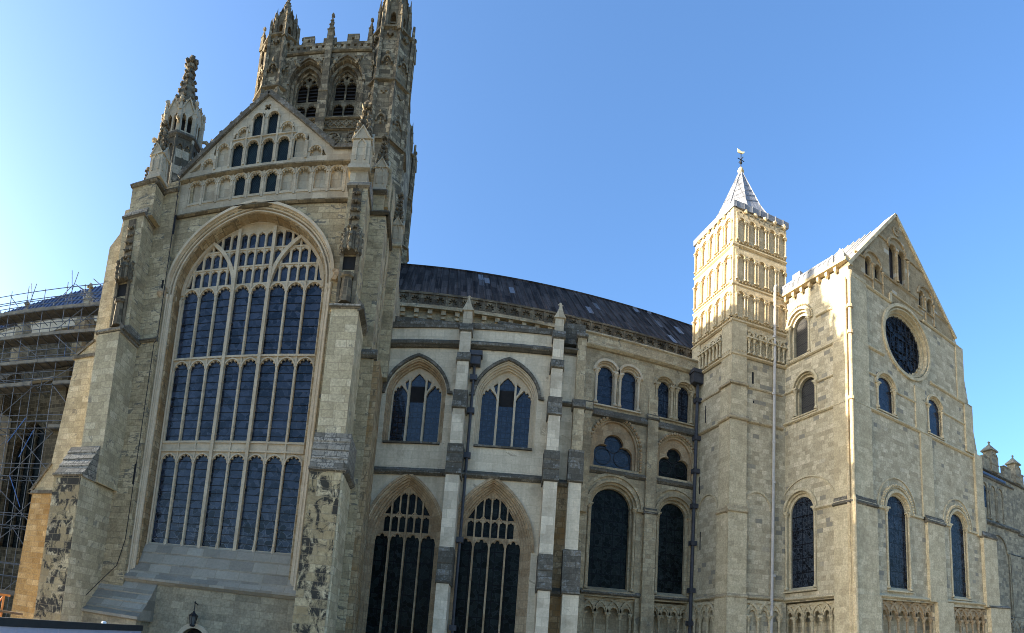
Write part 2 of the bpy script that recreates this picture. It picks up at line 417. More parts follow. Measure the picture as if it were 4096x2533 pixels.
ST_TURRET = stone('patched turret stone', [(.15, (.07, .066, .055)), (.53, (.095, .09, .075)), (.56, (.36, .345, .30)), (.8, (.42, .40, .35))], .9, .5, .005, mcol=(.16, .15, .12), dirt=(.10, .095, .08), da=.4, streak=.3, blk=.75, bump=.2)
ST_CHAP = stone('chapel ashlar', [(.2, (.41, .39, .34)), (.5, (.49, .47, .415)), (.8, (.55, .53, .475))], .9, .42, .008, mcol=(.33, .31, .27), dirt=(.20, .18, .145), da=.5, dl=(.56, .68), streak=.4, blk=.4, bump=.2, crust=(.8, .63, .67, .55, (.16, .125, .08)), grain=.45)
ST_CHAPB = stone('pale new buttress ashlar', [(.2, (.40, .38, .34)), (.5, (.50, .48, .43)), (.8, (.57, .55, .50))], .62, .45, .011, mcol=(.34, .32, .28), dirt=(.22, .2, .165), da=.5, dl=(.5, .66), streak=.35, blk=.65, bump=.2, grain=.45)
ST_BROWN = stone('brown window stone', [(.2, (.24, .185, .125)), (.5, (.33, .265, .19)), (.8, (.41, .35, .265))], .6, .4, .012, dirt=(.14, .11, .08), da=.5, streak=.3, blk=.4, bump=.25)
ST_CHOIR = stone('choir stone', [(.2, (.255, .225, .165)), (.5, (.345, .31, .235)), (.8, (.43, .40, .315))], .55, .28, dirt=(.11, .10, .08), da=.6, dl=(.52, .68), streak=.35, crust=(1.4, .61, .65, .7, (.075, .07, .06)))
ST_NORM = stone('east transept stone', [(.15, (.285, .268, .215)), (.42, (.37, .352, .29)), (.62, (.40, .382, .32)), (.88, (.50, .48, .41))], .46, .29, .01, mcol=(.24, .222, .175), dirt=(.18, .168, .13), da=.35, dl=(.55, .72), streak=.3, blk=.72, odd=(.94, (.15, .14, .115), .8), bump=.3)
ST_NORMD = stone('east transept dressing', [(.2, (.34, .315, .245)), (.5, (.41, .385, .305)), (.8, (.47, .445, .36))], .55, .34, .007, mcol=(.28, .255, .2), dirt=(.2, .18, .14), da=.35, streak=.25, blk=.5, bump=.15)
ST_GABLE2 = stone('upper gable stone', [(.2, (.205, .17, .115)), (.5, (.265, .225, .158)), (.8, (.335, .295, .22))], .5, .3, .006, mcol=(.25, .215, .15), dirt=(.19, .165, .12), da=.4, streak=.3, blk=.45, odd=(.95, (.46, .43, .35), .7), bump=.15)
ST_TOWER = stone('stair tower stone', [(.2, (.36, .32, .235)), (.5, (.44, .395, .30)), (.8, (.51, .465, .365))], .45, .3, .006, mcol=(.33, .275, .185), dirt=(.27, .22, .145), da=.4, streak=.25, blk=.45, bump=.25)
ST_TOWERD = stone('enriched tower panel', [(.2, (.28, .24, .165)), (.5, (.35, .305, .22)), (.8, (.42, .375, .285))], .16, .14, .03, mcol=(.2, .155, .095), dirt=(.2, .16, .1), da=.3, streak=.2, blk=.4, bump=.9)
ST_FAR = stone('far chapel stone', [(.2, (.165, .158, .135)), (.5, (.27, .258, .215)), (.8, (.38, .362, .30))], .55, .32, .008, mcol=(.12, .11, .09), dirt=(.09, .085, .075), da=.6, streak=.35, bump=.25, odd=(.9, (.11, .105, .09), .7))
ST_STAIN_SHADE = stone('iron stained rubble and soffit shade', [(.2, (.17, .14, .095)), (.5, (.29, .245, .17)), (.8, (.40, .36, .275))], .5, .3, .016, mcol=(.12, .10, .07), dirt=(.19, .12, .05), da=.7, dl=(.44, .6), ds=.6, streak=.45, crust=(1.5, .58, .64, .7, (.06, .05, .035)), bump=.5)
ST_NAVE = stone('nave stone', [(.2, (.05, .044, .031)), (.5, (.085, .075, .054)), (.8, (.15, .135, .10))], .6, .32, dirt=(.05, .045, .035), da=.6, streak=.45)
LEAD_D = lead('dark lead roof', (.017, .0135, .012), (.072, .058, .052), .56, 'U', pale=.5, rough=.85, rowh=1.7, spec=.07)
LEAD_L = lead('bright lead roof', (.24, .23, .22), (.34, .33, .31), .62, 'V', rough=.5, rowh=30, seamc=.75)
LEAD_S = lead('spire lead', (.17, .175, .19), (.26, .26, .27), .55, 'U', rough=.45, rowh=.9)
LEAD_P = plain('parapet lead', (.19, .195, .205), .5, 0, .35, 3)
LEAD_B = plain('nave roof lead', (.045, .065, .12), .5, 0, .3, 2)
GL_BIG = glass('great window glass', (.003, .006, .012), (.04, .052, .08), 3.3, .0, .75, rough=.14, spec=.4, lowz=2.0)
GL_SQ = glass('barred chapel glass', (.004, .007, .013), (.02, .03, .048), 7, .30, .05, vbar=.24, rough=.12, spec=.5)
GL_DARK = glass('dark chapel glass', (.003, .005, .004), (.015, .021, .019), 4, .85, .10, vbar=.62, rough=.3, spec=.07)
GL_CHOIR = glass('choir glass', (.005, .008, .014), (.02, .028, .045), 5, .7, .2, rough=.2, spec=.35)
GL_GREEN = glass('diamond leaded glass', (.004, .008, .009), (.012, .022, .022), 2, 0, 0, diamond=(.16, .018, .8, (.04, .055, .055)), rough=.35, spec=.12)
GL_NORM = glass('east transept glass', (.004, .006, .009), (.025, .035, .05), 4.5, .9, .35, vbar=.45, rough=.25, spec=.16)
GL_MESH = glass('wire guarded glass', (.010, .010, .011), (.022, .021, .02), 2, .75, 0, diamond=(.17, .03, .85, (.075, .068, .055)), rough=.4, spec=.3)
IRON = plain('black iron', (.018, .018, .02), .5, .3)
PIPE_D = plain('dark lead pipe', (.045, .045, .05), .55, 0, .4)
PIPE_L = plain('cream painted pipe', (.42, .39, .35), .5, 0, .15)
LOUV = plain('louvre boards', (.03, .025, .022), .8, 0, .3)
DARK = plain('deep shadowed opening', (.012, .011, .010), .9, 0, .3)  # near-black colour stands in for the shade inside openings
STEEL = plain('galvanised scaffold tube', (.15, .16, .17), .5, .3, .25)
BLUE = plain('blue painted tube', (.05, .16, .42), .5, 0)
PLANK = plain('scaffold boards', (.24, .21, .155), .85, 0, .35, 2)
PLANKD = plain('weathered scaffold boards', (.12, .105, .08), .9, 0, .35, 2)
GOLD = plain('gilding', (.95, .78, .42), .3, .4, .05)
ORANGE = plain('orange paint', (.62, .19, .02), .5, 0, .2)
WHITE = plain('white hoarding sheet', (.42, .42, .50), .6, 0, .06)
CHAR = plain('charcoal hoarding cap', (.028, .030, .030), .7, 0, .2)

# ------------------------------------------------------------------ shared building pieces
def struct(o, name=None):
    o['kind'] = 'structure'; return o
def spire(mb, x, y, z0, z1, r, n=8, crock=6, cr=.12, rot=None, knob=True):
    """a crocketed pinnacle spire"""
    mb.lathe(x, y, [(z0, r), (z1 - .25, r * .12), (z1 - .2, r * .12)], n, rot)
    rt = pi / n if rot is None else rot
    m = 4 if n == 4 else 8
    for k in range(1, crock + 1):
        f = k / (crock + 1); zz = z0 + (z1 - z0 - .3) * f; rr = r * (1 - .9 * f) + cr * .35
        for i in range(m):
            a = rt + 2 * pi * i / m; mb.lump((x + rr * cos(a), y + rr * sin(a), zz), cr * (1 - .3 * f), 1.1, .35, k)
    if knob:
        mb.lump((x, y, z1 - .05), cr * 1.2, 1, .2, 3)
        for i in range(4): a = pi / 4 + i * pi / 2; mb.lump((x + cr * 1.1 * cos(a), y + cr * 1.1 * sin(a), z1 - .22), cr * .8, 1, .3, i)
def stage(mb, fr, u0, u1, zb, zt, dep, wz=0, wd=0):
    """one stage of a buttress, standing dep out of the wall"""
    mb.box(fr, u0, u1, zb, zt, -.3, dep)
def weather(mb, fr, u0, u1, z0, z1, d0, d1, lip=.10, steps=1):
    """sloped setoff from depth d1 (low, outer) back to d0 (high, inner), with a drip lip"""
    pr = [(-.2, z1), (d0, z1)]
    for k in range(steps):
        f0 = (k + 1) / steps; d = d0 + (d1 - d0) * f0; z = z1 + (z0 - z1) * f0
        pr.append((d, z + (.0 if k == steps - 1 else .04)))
        if k < steps - 1: pr.append((d - .03, z - .03))
    pr += [(d1 + lip, z0 - .02), (d1 + lip, z0 - .12), (d1 - .05, z0 - .2), (-.2, z0 - .2)]
    mb.prof(fr, u0 - lip * .6, u1 + lip * .6, pr)
def columns_arcade(parent, fr, u0, u1, n, zcap, zbot, mat, dback, name='arcade', lattice=None, r=.085):
    """interlaced round arches on a row of little columns, set in front of a recess"""
    s = (u1 - u0) / n; mb = MB()
    top = zcap + s * 1.22
    holes = [arch(u0 + (i + .5) * s, s * .5 - .17, zcap - .0, zcap + .12, s * .36, rnd=True, n=4) for i in range(n)]
    out = [(u0, zcap)]
    for h in holes: out += [(h[0][0], zcap)] + h[1:-1] + [(h[-1][0], zcap)]
    out += [(u1, zcap), (u1, top), (u0, top)]
    mb.plate(fr, out, (), dback, dback + .13)
    for i in range(-1, n):
        c = u0 + (i + 1) * s
        path = head(c, s, zcap + .02, s * 1.08, n=7, rnd=True)
        path = [q for q in path if u0 - .01 <= q[0] <= u1 + .01]
        if len(path) > 2: mb.ribbon(fr, path, .15, dback + .1, dback + (.24 if i % 2 else .205))
    o = mb.build(name, mat, parent)
    for i in range(n + 1):
        u = min(max(u0 + i * s, u0 + r * 1.6), u1 - r * 1.6); k = MB()
        k.shaft(fr, u, dback + .13, zbot, zcap, r, .34, .25, 8)
        k.box(fr, u - .19, u + .19, zcap - .005, zcap + .09, dback, dback + .3)
        k.build('column', mat, o)
    return o
def norman_window(parent, fr, cx, a, zb, zs, mat, gl, orders, depth=.55, label=None, shafts=True, hood=True, sill=True, h=None):
    """a round-headed window: stepped orders, jamb shafts with capitals, hood mould, glass"""
    mb = MB(); h = a if h is None else h
    A = a; prev = arch(cx, a, zb, zs, h, rnd=True)
    n = len(orders)
    for i, (w_, d) in enumerate(orders):             # from the glass outwards
        o = arch(cx, A + w_, zb, zs, h + w_ + (A - a), rnd=True)
        mb.plate(fr, band(o, prev), (), -depth, d)
        A += w_; prev = o
    if hood:
        hp = head(cx, A + .05, zs, h + A - a + .05, rnd=True)
        mb.ribbon(fr, hp, .16, -.05, .13)
    if shafts:
        for s_ in (-1, 1):
            uu = cx + s_ * (A - .12)
            mb.shaft(fr, uu, .0, zb, zs + .04, .085, .34, .22, 9)
            mb.box(fr, uu - .2, uu + .2, zs + .03, zs + .13, -.2, .17)
    if sill: mb.prof(fr, cx - A - .05, cx + A + .05, [(-depth, zb + .22), (.04, zb - .06), (.14, zb - .08), (.14, zb - .17), (-depth, zb - .2)])
    w_ = mb.build('window', mat, parent)
    g = MB(); g.plate(fr, arch(cx, a - .001, zb - .01, zs, h, rnd=True), (), -depth + .0, -depth + .12)
    g.build('glass', gl, w_)
    if label: w_['label'] = label
    return w_
def light_row(x0, x1, n, zb, zt, gap, c=.17, lobes=5, hr=1.0):
    """n cusped lights side by side between two jambs"""
    s = (x1 - x0) / n; out = []
    for i in range(n):
        cx = x0 + (i + .5) * s; a = s / 2 - gap / 2
        out.append(cusped(cx, a, zb, zt - a * hr, a * hr, lobes, c))
    return out
def ok_in(poly, ap): return all(inside(q, ap) for q in poly)
def top_of(poly, x):
    best = None
    for (x0, z0), (x1, z1) in zip(poly, poly[1:] + poly[:1]):
        if abs(x1 - x0) > 1e-6 and min(x0, x1) <= x <= max(x0, x1):
            z = z0 + (z1 - z0) * (x - x0) / (x1 - x0); best = z if best is None else max(best, z)
    return best
def small_light(cx, a, zb, zt, ap, lobes=3, c=.16):
    """a small tracery light, cut by the arch where it does not fit whole"""
    Q = cusped(cx, a, zb, zt - a * 1.1, a * 1.1, lobes, c)
    if ok_in(Q, ap): return Q
    tl, tr = top_of(ap, cx - a), top_of(ap, cx + a)
    if tl is None or tr is None: return None
    tl, tr = min(tl, zt), min(tr, zt)
    if max(tl, tr) - zb < .22: return None
    P = [(cx - a, zb), (cx - a, max(tl, zb + .03)), (cx, min(max(tl, tr), zt)) if abs(tl - tr) < .1 else (cx, (tl + tr) / 2 + .03), (cx + a, max(tr, zb + .03)), (cx + a, zb)]
    return P

# ------------------------------------------------------------------ ground
def ground():
    mb = MB(); n = 40; L = 400
    xs = [(-1 + 2 * i / n) for i in range(n + 1)]; co = [L * (abs(t) ** 2.2) * (1 if t > 0 else -1) for t in xs]
    vs = []
    for y in co:
        for x in co:
            r = sqrt(x * x + (y + 3) ** 2); k = max(0, min(1, (15 - r) / 10)); k = k * k * (3 - 2 * k)
            vs.append((x, y, GZ + 1.95 * k))
    m = n + 1
    fs = [(j * m + i, j * m + i + 1, (j + 1) * m + i + 1, (j + 1) * m + i) for j in range(n) for i in range(n)]
    mb.add(vs, fs)
    mt, t, b = nodes('pale bounce ground'); g = t.nodes.new('ShaderNodeNewGeometry')
    f = noise_(t, g.outputs['Position'], .35, 6, .65)
    t.links.new(ramp(t, f, [(.35, (.30, .265, .185)), (.5, (.41, .37, .28)), (.7, (.48, .44, .34))]), b.inputs['Base Color']); b.inputs['Roughness'].default_value = .95  # unseen ground made pale so it bounces warm light onto the walls
    struct(mb.build('ground', mt, fix=False))
    # added wooded rise unseen behind the photographer, put in to darken low reflections
    mb = MB(); n = 90; vs = []
    for j, (yy, hh) in enumerate(((-32, 0), (-36, .55), (-41, .85), (-48, 1.0), (-60, .9), (-90, 0))):
        for i in range(n + 1):
            x = -170 + 340 * i / n; hgt = (4 + 4 * noise.noise(Vector((x * .05, yy * .05, 1.3))) + 3 * noise.noise(Vector((x * .21, yy * .2, 4.1)))) * hh
            vs.append((x, yy - abs(x) * .03 + 2 * noise.noise(Vector((x * .1, yy, 0))), GZ - .1 + hgt))
    m = n + 1; mb.add(vs, [(j * m + i, (j + 1) * m + i, (j + 1) * m + i + 1, j * m + i + 1) for j in range(5) for i in range(n)])
    mw, t, b = nodes('added wooded rise'); g = t.nodes.new('ShaderNodeNewGeometry'); f = noise_(t, g.outputs['Position'], .6, 7, .7)
    t.links.new(ramp(t, f, [(.35, (.018, .028, .010)), (.7, (.06, .085, .03))]), b.inputs['Base Color']); b.inputs['Roughness'].default_value = 1
    struct(mb.build('added_hills', mw))
ground()

# ------------------------------------------------------------------ great south transept
def transept():
    T = thing('south_transept', 'tall gabled stone transept filled by the great traceried window of blue glass', 'transept', (-10.2, 34, GZ))
    f = S(25.0)
    CX = -10.22
    # wall front with the window opening and the blind panels of the gable
    hole = arch(CX, 4.42, 2.9, 18.75, 4.28, 1.15, 12)
    door = arch(-10.5, .72, GZ + .02, .2, .74, 1.2, 6)
    MB_ = MB()
    MB_.plate(f, [(-16.0, GZ), (-5.0, GZ), (-5.0, 23.1), (-16.0, 23.1)], [hole, door], -1.3, 0)
    MB_.box(f, -16, -14.0, 23.1, 25.3, -1.3, -.02)
    MB_.box(f, -16.2, -3.3, GZ, 25.2, -19, -1.29)
    wall = MB_.build('wall', ST_TRANS, T); del MB_
    # lower wall face of plainer ashlar, 3 cm proud
    lo = MB(); lo.plate(f, [(-15.2, GZ), (-5.05, GZ), (-5.05, 2.85), (-15.2, 2.85)], [door], -.01, .03); lo.build('lower_wall', ST_LOW, T)
    # door
    d = MB(); d.plate(f, band(arch(-10.5, .95, GZ, .2, .98, 1.2, 6), arch(-10.5, .72, GZ, .2, .74, 1.2, 6)), (), -.1, .1)
    dp = d.build('doorway', ST_DRESS, T)
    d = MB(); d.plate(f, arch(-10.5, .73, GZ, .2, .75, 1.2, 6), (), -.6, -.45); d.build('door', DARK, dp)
    # gable: backing, then panels in relief
    ap = (-10.24, 29.3)
    g = MB()
    gout = [(-14.95, 23.1), (-5.2, 23.1), (-5.2, 25.85), (-6.35, 25.85), ap, (-14.85, 25.3)]
    sl = lambda x: (29.15 - (abs(x - ap[0])) * .93)
    wins = []; blind = []; tops = []
    for i in range(10):
        c = -13.84 + i * .862
        (wins if i in (3, 4, 5) else blind).append(cusped(c, .30 if i not in (3, 4, 5) else .285, 23.72, 24.62, .3, 5, .2))
    for c, z in ((-13.26, 26.1), (-12.47, 26.85), (-8.27, 26.85), (-7.34, 26.1)):
        blind.append(cusped(c, .29, 25.55, z - .32, .32, 5, .2))
    for c in (-11.64, -10.80, -9.95, -9.11): wins.append(cusped(c, .295, 25.42, 26.5, .32, 5, .16))
    for c in (-10.66, -9.83): wins.append(cusped(c, .295, 27.02, 28.05, .32, 5, .16))
    for c in (-11.44, -9.03): blind.append(cusped(c, .27, 27.05, 27.28, .3, 5, .2))
    wins.append(foil(-10.24, 28.62, .2, 4))
    blind += [[(-14.35, 25.55), (-13.72, 25.55), (-13.72, 26.02)], [(-13.02, 26.4), (-12.9, 26.2), (-12.9, 26.95)], [(-12.0, 27.05), (-11.82, 27.05), (-11.82, 27.45)],
              [(-6.75, 25.55), (-6.98, 25.55), (-6.98, 25.95)], [(-7.75, 26.5), (-7.87, 26.35), (-7.87, 26.9)], [(-8.6, 27.15), (-8.72, 27.15), (-8.72, 27.6)]]
    g.plate(f, gout, (), -1.3, -.12)
    g.plate(f, gout, wins + blind, -.12, .05)
    # raised frame lines between panels
    for i in range(11):
        u = -14.27 + i * .862; g.box(f, u - .045, u + .045, 23.5, 25.05, .04, .085)
    for i in range(10):
        c = -13.84 + i * .862; g.ribbon(f, head(c, .37, 24.62, .36, 1.2, 6), .07, .04, .10)
        g.box(f, c - .33, c + .33, 23.56, 23.62, .04, .09)
    for c, z in ((-13.26, 25.78), (-12.47, 26.53), (-8.27, 26.53), (-7.34, 25.78), (-11.64, 26.44), (-10.80, 26.44), (-9.95, 26.44), (-9.11, 26.44), (-10.66, 27.98), (-9.83, 27.98), (-11.44, 27.28), (-9.03, 27.28)):
        g.ribbon(f, head(c, .345, z, .36, 1.2, 6), .06, .04, .10)
    for u in (-12.87, -12.05, -11.22, -10.38, -9.53, -8.69, -7.83): g.box(f, u - .05, u + .05, 25.45, min(28.3, sl(u) - .5), .04, .10)
    g.box(f, -12.0, -8.5, 26.93, 26.99, .04, .11)
    gp = g.build('gable', ST_GABLE, T)
    q = MB(); q.plate(f, [(-11.75, 23.5), (-9.0, 23.5), (-9.0, 24.95), (-11.75, 24.95)], (), -.13, -.10)
    q.plate(f, rect(-12.2, -8.5, 25.36, 26.96), (), -.13, -.10); q.plate(f, rect(-11.1, -9.4, 26.97, 28.9), (), -.13, -.10)
    q.build('gable_glass', GL_GREEN, gp)
    # strings and copings
    c = MB()
    c.string(f, -15.05, -4.9, 25.1, .3, .25); c.string(f, -14.95, -5.1, 23.06, .26, .2)
    build_each(c, 'string_course', ST_BELLC, T)
    c = MB()
    for a, b in (((-14.95, 25.42), (-10.24, 29.42)), ((-10.24, 29.42), (-6.3, 25.95))):
        c.ribbon(f, [a, b], .24, -1.5, .2)
    c.ribbon(f, [(-6.35, 25.95), (-4.9, 25.95)], .2, -1.3, .2)
    for k in range(9):
        t = (k + .4) / 9.2; c.lump(f.p(-14.95 + 4.71 * t, 25.62 + 4.0 * t, .05), .16, 1, .35, k)
    for k in range(8):
        t = (k + .6) / 8.2; c.lump(f.p(-10.24 + 3.94 * t, 29.6 - 3.47 * t, .05), .09, 1, .35, k)
    build_each(c, 'coping', ST_CAP, gp)
    r = MB()
    r.add([(-14.9, 26.3, 25.3), (-10.24, 26.3, 29.2), (-5.6, 26.3, 25.3), (-14.9, 44, 25.3), (-10.24, 44, 29.2), (-5.6, 44, 25.3)], [(0, 1, 4, 3), (1, 2, 5, 4), (0, 2, 1), (3, 4, 5), (0, 3, 5, 2)])
    r.build('roof', LEAD_D, T)
    # ---- the great window
    w_ = MB()
    oo = [(4.66, 4.52, .16, .0), (4.42, 4.28, -.08, 0), (4.24, 4.14, -.28, 0), (4.08, 4.02, -.45, 0), (3.98, 3.96, -.7, 0)]
    dims = [(4.42, 4.30), (4.34, 4.23), (4.25, 4.16), (4.16, 4.09)]
    deps = [-.02, -.2, -.07]
    for (a0, h0), (a1, h1), dd in zip(dims[:-1], dims[1:], deps):
        w_.plate(f, band(arch(CX, a0, 3.0, 18.72, h0, 1.15, 14), arch(CX, a1, 3.0, 18.72, h1, 1.15, 14)), (), -.6, dd)
    w_.ribbon(f, head(CX, 4.56, 18.75, 4.44, 1.15, 16), .14, -.05, .2)
    w_.ribbon(f, head(CX, 4.46, 18.75, 4.34, 1.15, 16), .05, -.05, .06)
    w_.plate(f, band(arch(CX, 4.06, 3.0, 18.72, 4.05, 1.15, 14), arch(CX, 3.94, 3.0, 18.72, 3.96, 1.15, 14)), (), -1.0, -.76)
    for k, (uu, dd) in enumerate(((4.47, .03), (4.30, -.09), (4.13, -.3), (3.98, -.72))):
        for s_ in (-1, 1):
            p = f.p(CX + s_ * uu, 0, dd); w_.lathe(p.x, p.y, [(3.2, .1), (3.6, .06), (18.3, .06), (18.4, .1), (18.6, .11)], 7)
    win = w_.build('window', ST_DRESS, T)
    k = MB(); k.plate(f, band(arch(CX, 4.2, 3.0, 18.72, 4.12, 1.15, 14), arch(CX, 4.05, 3.0, 18.72, 4.04, 1.15, 14)), (), -1.0, -.16); k.build('soffit', ST_STAIN_SHADE, win)  # darker stained stone puts the soffit's shade into its colour
    # sloping sill in three courses
    s_ = MB()
    s_.prof(f, CX - 4.4, CX + 4.4, [(-1.0, 5.06), (-.72, 5.06), (-.45, 4.55), (-.47, 4.5), (-.2, 3.95), (-.22, 3.9), (.05, 3.35), (.28, 3.12), (.28, 3.0), (.12, 2.86), (-.1, 2.8), (-1.0, 2.8)])
    s_.prof(f, -15.2, CX - 4.4, [(-.1, 3.4), (0, 3.4), (.28, 3.12), (.28, 3.0), (.12, 2.86), (-.1, 2.8)])
    s_.prof(f, CX + 4.4, -5.1, [(-.1, 3.4), (0, 3.4), (.28, 3.12), (.28, 3.0), (.12, 2.86), (-.1, 2.8)])
    s_.build('sill', ST_STEPS, win)
    # tracery
    f2 = S(25.9)
    inner = arch(CX, 3.97, 5.06, 18.72, 4.0, 1.15, 16)
    safe = arch(CX, 3.87, 5.06, 18.72, 3.90, 1.15, 16)
    x0 = CX - 3.93; sp = 7.86 / 8
    holes = []
    for zb, zt in ((5.12, 9.98), (10.72, 15.12), (15.36, 19.22)):
        holes += light_row(x0, x0 + 7.86, 8, zb, zt, .14, .17, 5, 1.0)
    for i in range(16):                                   # three tiers of small lights in the head
        cx = x0 + (i + .5) * sp / 2
        for zb, zt in ((19.30 if i % 2 else 19.30, 20.22), (20.36, 21.18), (21.34, 22.2)):
            P = small_light(cx, .185, 19.34 if zb < 19.4 else zb, zt, safe)
            if P: holes.append(P)
    tr = MB()
    tr.plate(f2, inner, holes, -.08, .06)
    def arcs(pl_, wd, d): tr.ribbon(f2, pl_, wd, -.05, d)
    for i in range(1, 8):                                 # mullions, two of them stouter
        x = x0 + i * sp; big = i in (3, 5)
        zt = 22.4 if big else (21.6 if i in (4,) else 19.3)
        tr.box(f2, x - (.085 if big else .045), x + (.085 if big else .045), 5.0, zt, -.06, .22 if big else .12)
        tr.lathe(*f2.p(x, 0, .1).xy, [(4.75, .13), (5.0, .12), (5.35, .07)], 6)
    for i in range(16):
        x = x0 + i * sp / 2
        if i % 2 and abs(x - CX) < 3.3: tr.box(f2, x - .035, x + .035, 19.3, min(22.0, 18.72 + 3.7 * sqrt(max(0.01, 1 - ((x - CX) / 3.95) ** 2))), -.06, .09)
    for (a, h) in ((0, 3),):
        pass
    for xl, xr, apx, apz in ((x0, x0 + 3 * sp, x0 + 1.5 * sp, 21.75), (x0 + 5 * sp, x0 + 8 * sp, x0 + 6.5 * sp, 21.75)):
        arcs(head((xl + xr) / 2, (xr - xl) / 2, 18.9, 2.85, 1.2, 10), .20, .20)
    for zb in (10.1, 15.2): tr.box(f2, x0, x0 + 7.86, zb, zb + .1, -.06, .16)
    tr.box(f2, x0, x0 + 7.86, 10.58, 10.66, -.06, .13)
    for zt in (9.98, 15.12, 19.22):
        for i in range(8):
            tr.ribbon(f2, head(x0 + (i + .5) * sp, .45, zt - .47, .50, 1.2, 7), .075, .03, .13)
    for zt in (20.24, 21.22):
        tr.box(f2, CX - (3.35 if zt < 21 else 2.6), CX + (3.35 if zt < 21 else 2.6), zt, zt + .07, -.06, .1)
    tr.build('tracery', ST_DRESS, win)
    gl = MB(); gl.plate(f2, arch(CX, 3.96, 5.07, 18.72, 3.99, 1.15, 16), (), -.1, -.06)
    gl.build('glass', GL_BIG, win)
    for zb, zt in ((5.12, 9.7), (10.72, 14.85), (15.36, 19.0)):
        z = zb + .28
        while z < zt:
            bars = MB(); bars.box(f2, x0 + .08, x0 + 7.78, z, z + .024, -.056, -.03); bars.build('saddle_bar', IRON, win); z += .42
    for uu, zz in ((-14.95, 18.6), (-5.45, 18.9)):
        k = MB(); k.lump(f.p(uu, zz, .2), .28, 1.2, .25, 2); k.box(f, uu - .25, uu + .25, zz + .2, zz + .32, -.1, .25); k.build('carved_head', ST_BROWN, win)
    # lean-to projection with stepped stone roof
    l = MB(); l.box(f, -16.2, -13.0, GZ, 1.05, -.1, 1.5); lt = l.build('lean_to', ST_LOW, T)
    l = MB(); l.prof(f, -16.6, -12.85, [(-.05, 2.85), (.08, 2.85), (.5, 2.3), (.48, 2.24), (.92, 1.82), (.9, 1.76), (1.34, 1.36), (1.32, 1.3), (1.68, 1.12), (1.68, .98), (1.5, .93), (-.05, .93)]); l.build('lean_to_roof', ST_STEPS, lt)
    # slit openings
    for uu, zz, h in ((-14.98, 8.0, 1.1), (-14.9, 18.5, .8), (-14.7, 21.9, 1.1)):
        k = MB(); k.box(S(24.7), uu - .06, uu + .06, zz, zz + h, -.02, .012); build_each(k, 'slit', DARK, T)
    # ---- corner stair turret on the left with its pinnacle
    t = MB()
    fl = S(24.7)
    t.box(fl, -17.4, -14.75, GZ, 25.0, -3.2, 0)
    t.build('turret', ST_TRANS, T)
    cx, cy = -16.0, 26.25
    RO = pi / 8 - .05
    t = MB(); t.lathe(cx, cy, [(23.8, 1.6), (24.3, 1.36), (28.25, 1.24)], 8, RO)
    for i in range(8):
        a = RO + i * pi / 4; p = (cx + 1.28 * cos(a), cy + 1.28 * sin(a))
        t.lathe(p[0], p[1], [(24.3, .10), (28.2, .09)], 6)
        a2 = a + pi / 8; fr = Fr((cx + 1.19 * cos(a2), cy + 1.19 * sin(a2)), (-sin(a2), cos(a2)))
        for s_ in (-.22, .22):
            t.ribbon(fr, head(s_, .18, 27.5, .3, 1.2, 5), .06, -.02, .06)
        t.box(fr, -.035, .035, 24.4, 28.0, -.02, .07)
    tp = t.build('turret_base', ST_TURRET, T)
    t = MB(); t.lathe(cx, cy, [(24.2, 1.48), (24.4, 1.48), (24.5, 1.36)], 8, RO); t.lathe(cx, cy, [(28.15, 1.22), (28.3, 1.42), (28.42, 1.42), (28.55, 1.2)], 8, RO); build_each(t, 'turret_moulding', ST_CAP, tp)
    t = MB(); dk = MB()
    dk.lathe(cx, cy, [(28.5, .8), (30.0, .8)], 8, RO)
    for i in range(8):
        a = RO + i * pi / 4
        t.lathe(cx + 1.15 * cos(a), cy + 1.15 * sin(a), [(28.5, .17), (30.1, .15)], 5)
        a2 = a + pi / 8; ro = 1.06
        fr = Fr((cx + ro * cos(a2), cy + ro * sin(a2)), (-sin(a2), cos(a2)))
        hl = [cusped(s_, .155, 28.7, 29.5, .27, 3, .15) for s_ in (-.21, .21)]
        t.plate(fr, [(-.46, 28.5), (.46, 28.5), (.46, 29.8), (0, 30.6), (-.46, 29.8)], hl, -.14, .02)
        t.ribbon(fr, [(-.5, 29.75), (0, 30.7), (.5, 29.75)], .1, -.1, .1)
        for k in range(1, 4):
            for s_ in (-1, 1): t.lump(fr.p(s_ * .5 * (1 - k / 4), 29.8 + .95 * k / 4, .06), .075, 1, .3, k)
        t.lump((cx + 1.2 * cos(a), cy + 1.2 * sin(a), 29.85), .15, 1.1, .3, i)
        if i % 2 == 0: t.lump((cx + 1.55 * cos(a), cy + 1.55 * sin(a), 29.0), .16, .8, .3, i); t.bar((cx + 1.0 * cos(a), cy + 1.0 * sin(a), 29.0), (cx + 1.5 * cos(a), cy + 1.5 * sin(a), 29.02), .09)
        t.lathe(cx + 1.22 * cos(a), cy + 1.22 * sin(a), [(29.8, .12), (30.3, .08), (30.32, .13), (30.4, .07)], 5)
        t.lump((cx + 1.22 * cos(a), cy + 1.22 * sin(a), 30.53), .14, 1.2, .35, i)
    tp2 = t.build('turret_lantern', ST_GABLE, T); dk.build('lantern_dark_core', DARK, tp2)
    t = MB(); t.lathe(cx, cy, [(29.6, .98), (33.5, .2), (33.55, .28), (33.75, .28)], 8, RO)
    for k in range(1, 8):
        zz = 29.9 + 3.6 * k / 7.6; rr = .92 - .72 * k / 7.6 + .04
        for i in range(8): a = RO + i * pi / 4; t.lump((cx + rr * cos(a), cy + rr * sin(a), zz), .105, 1.1, .35, k + i)
    for i in range(6): a = i * pi / 3; t.lump((cx + .3 * cos(a), cy + .3 * sin(a), 33.95), .16, 1, .3, i)
    t.lump((cx, cy, 34.25), .22, .9, .2, 9)
    t.build('turret_spire', ST_DARKC, T)
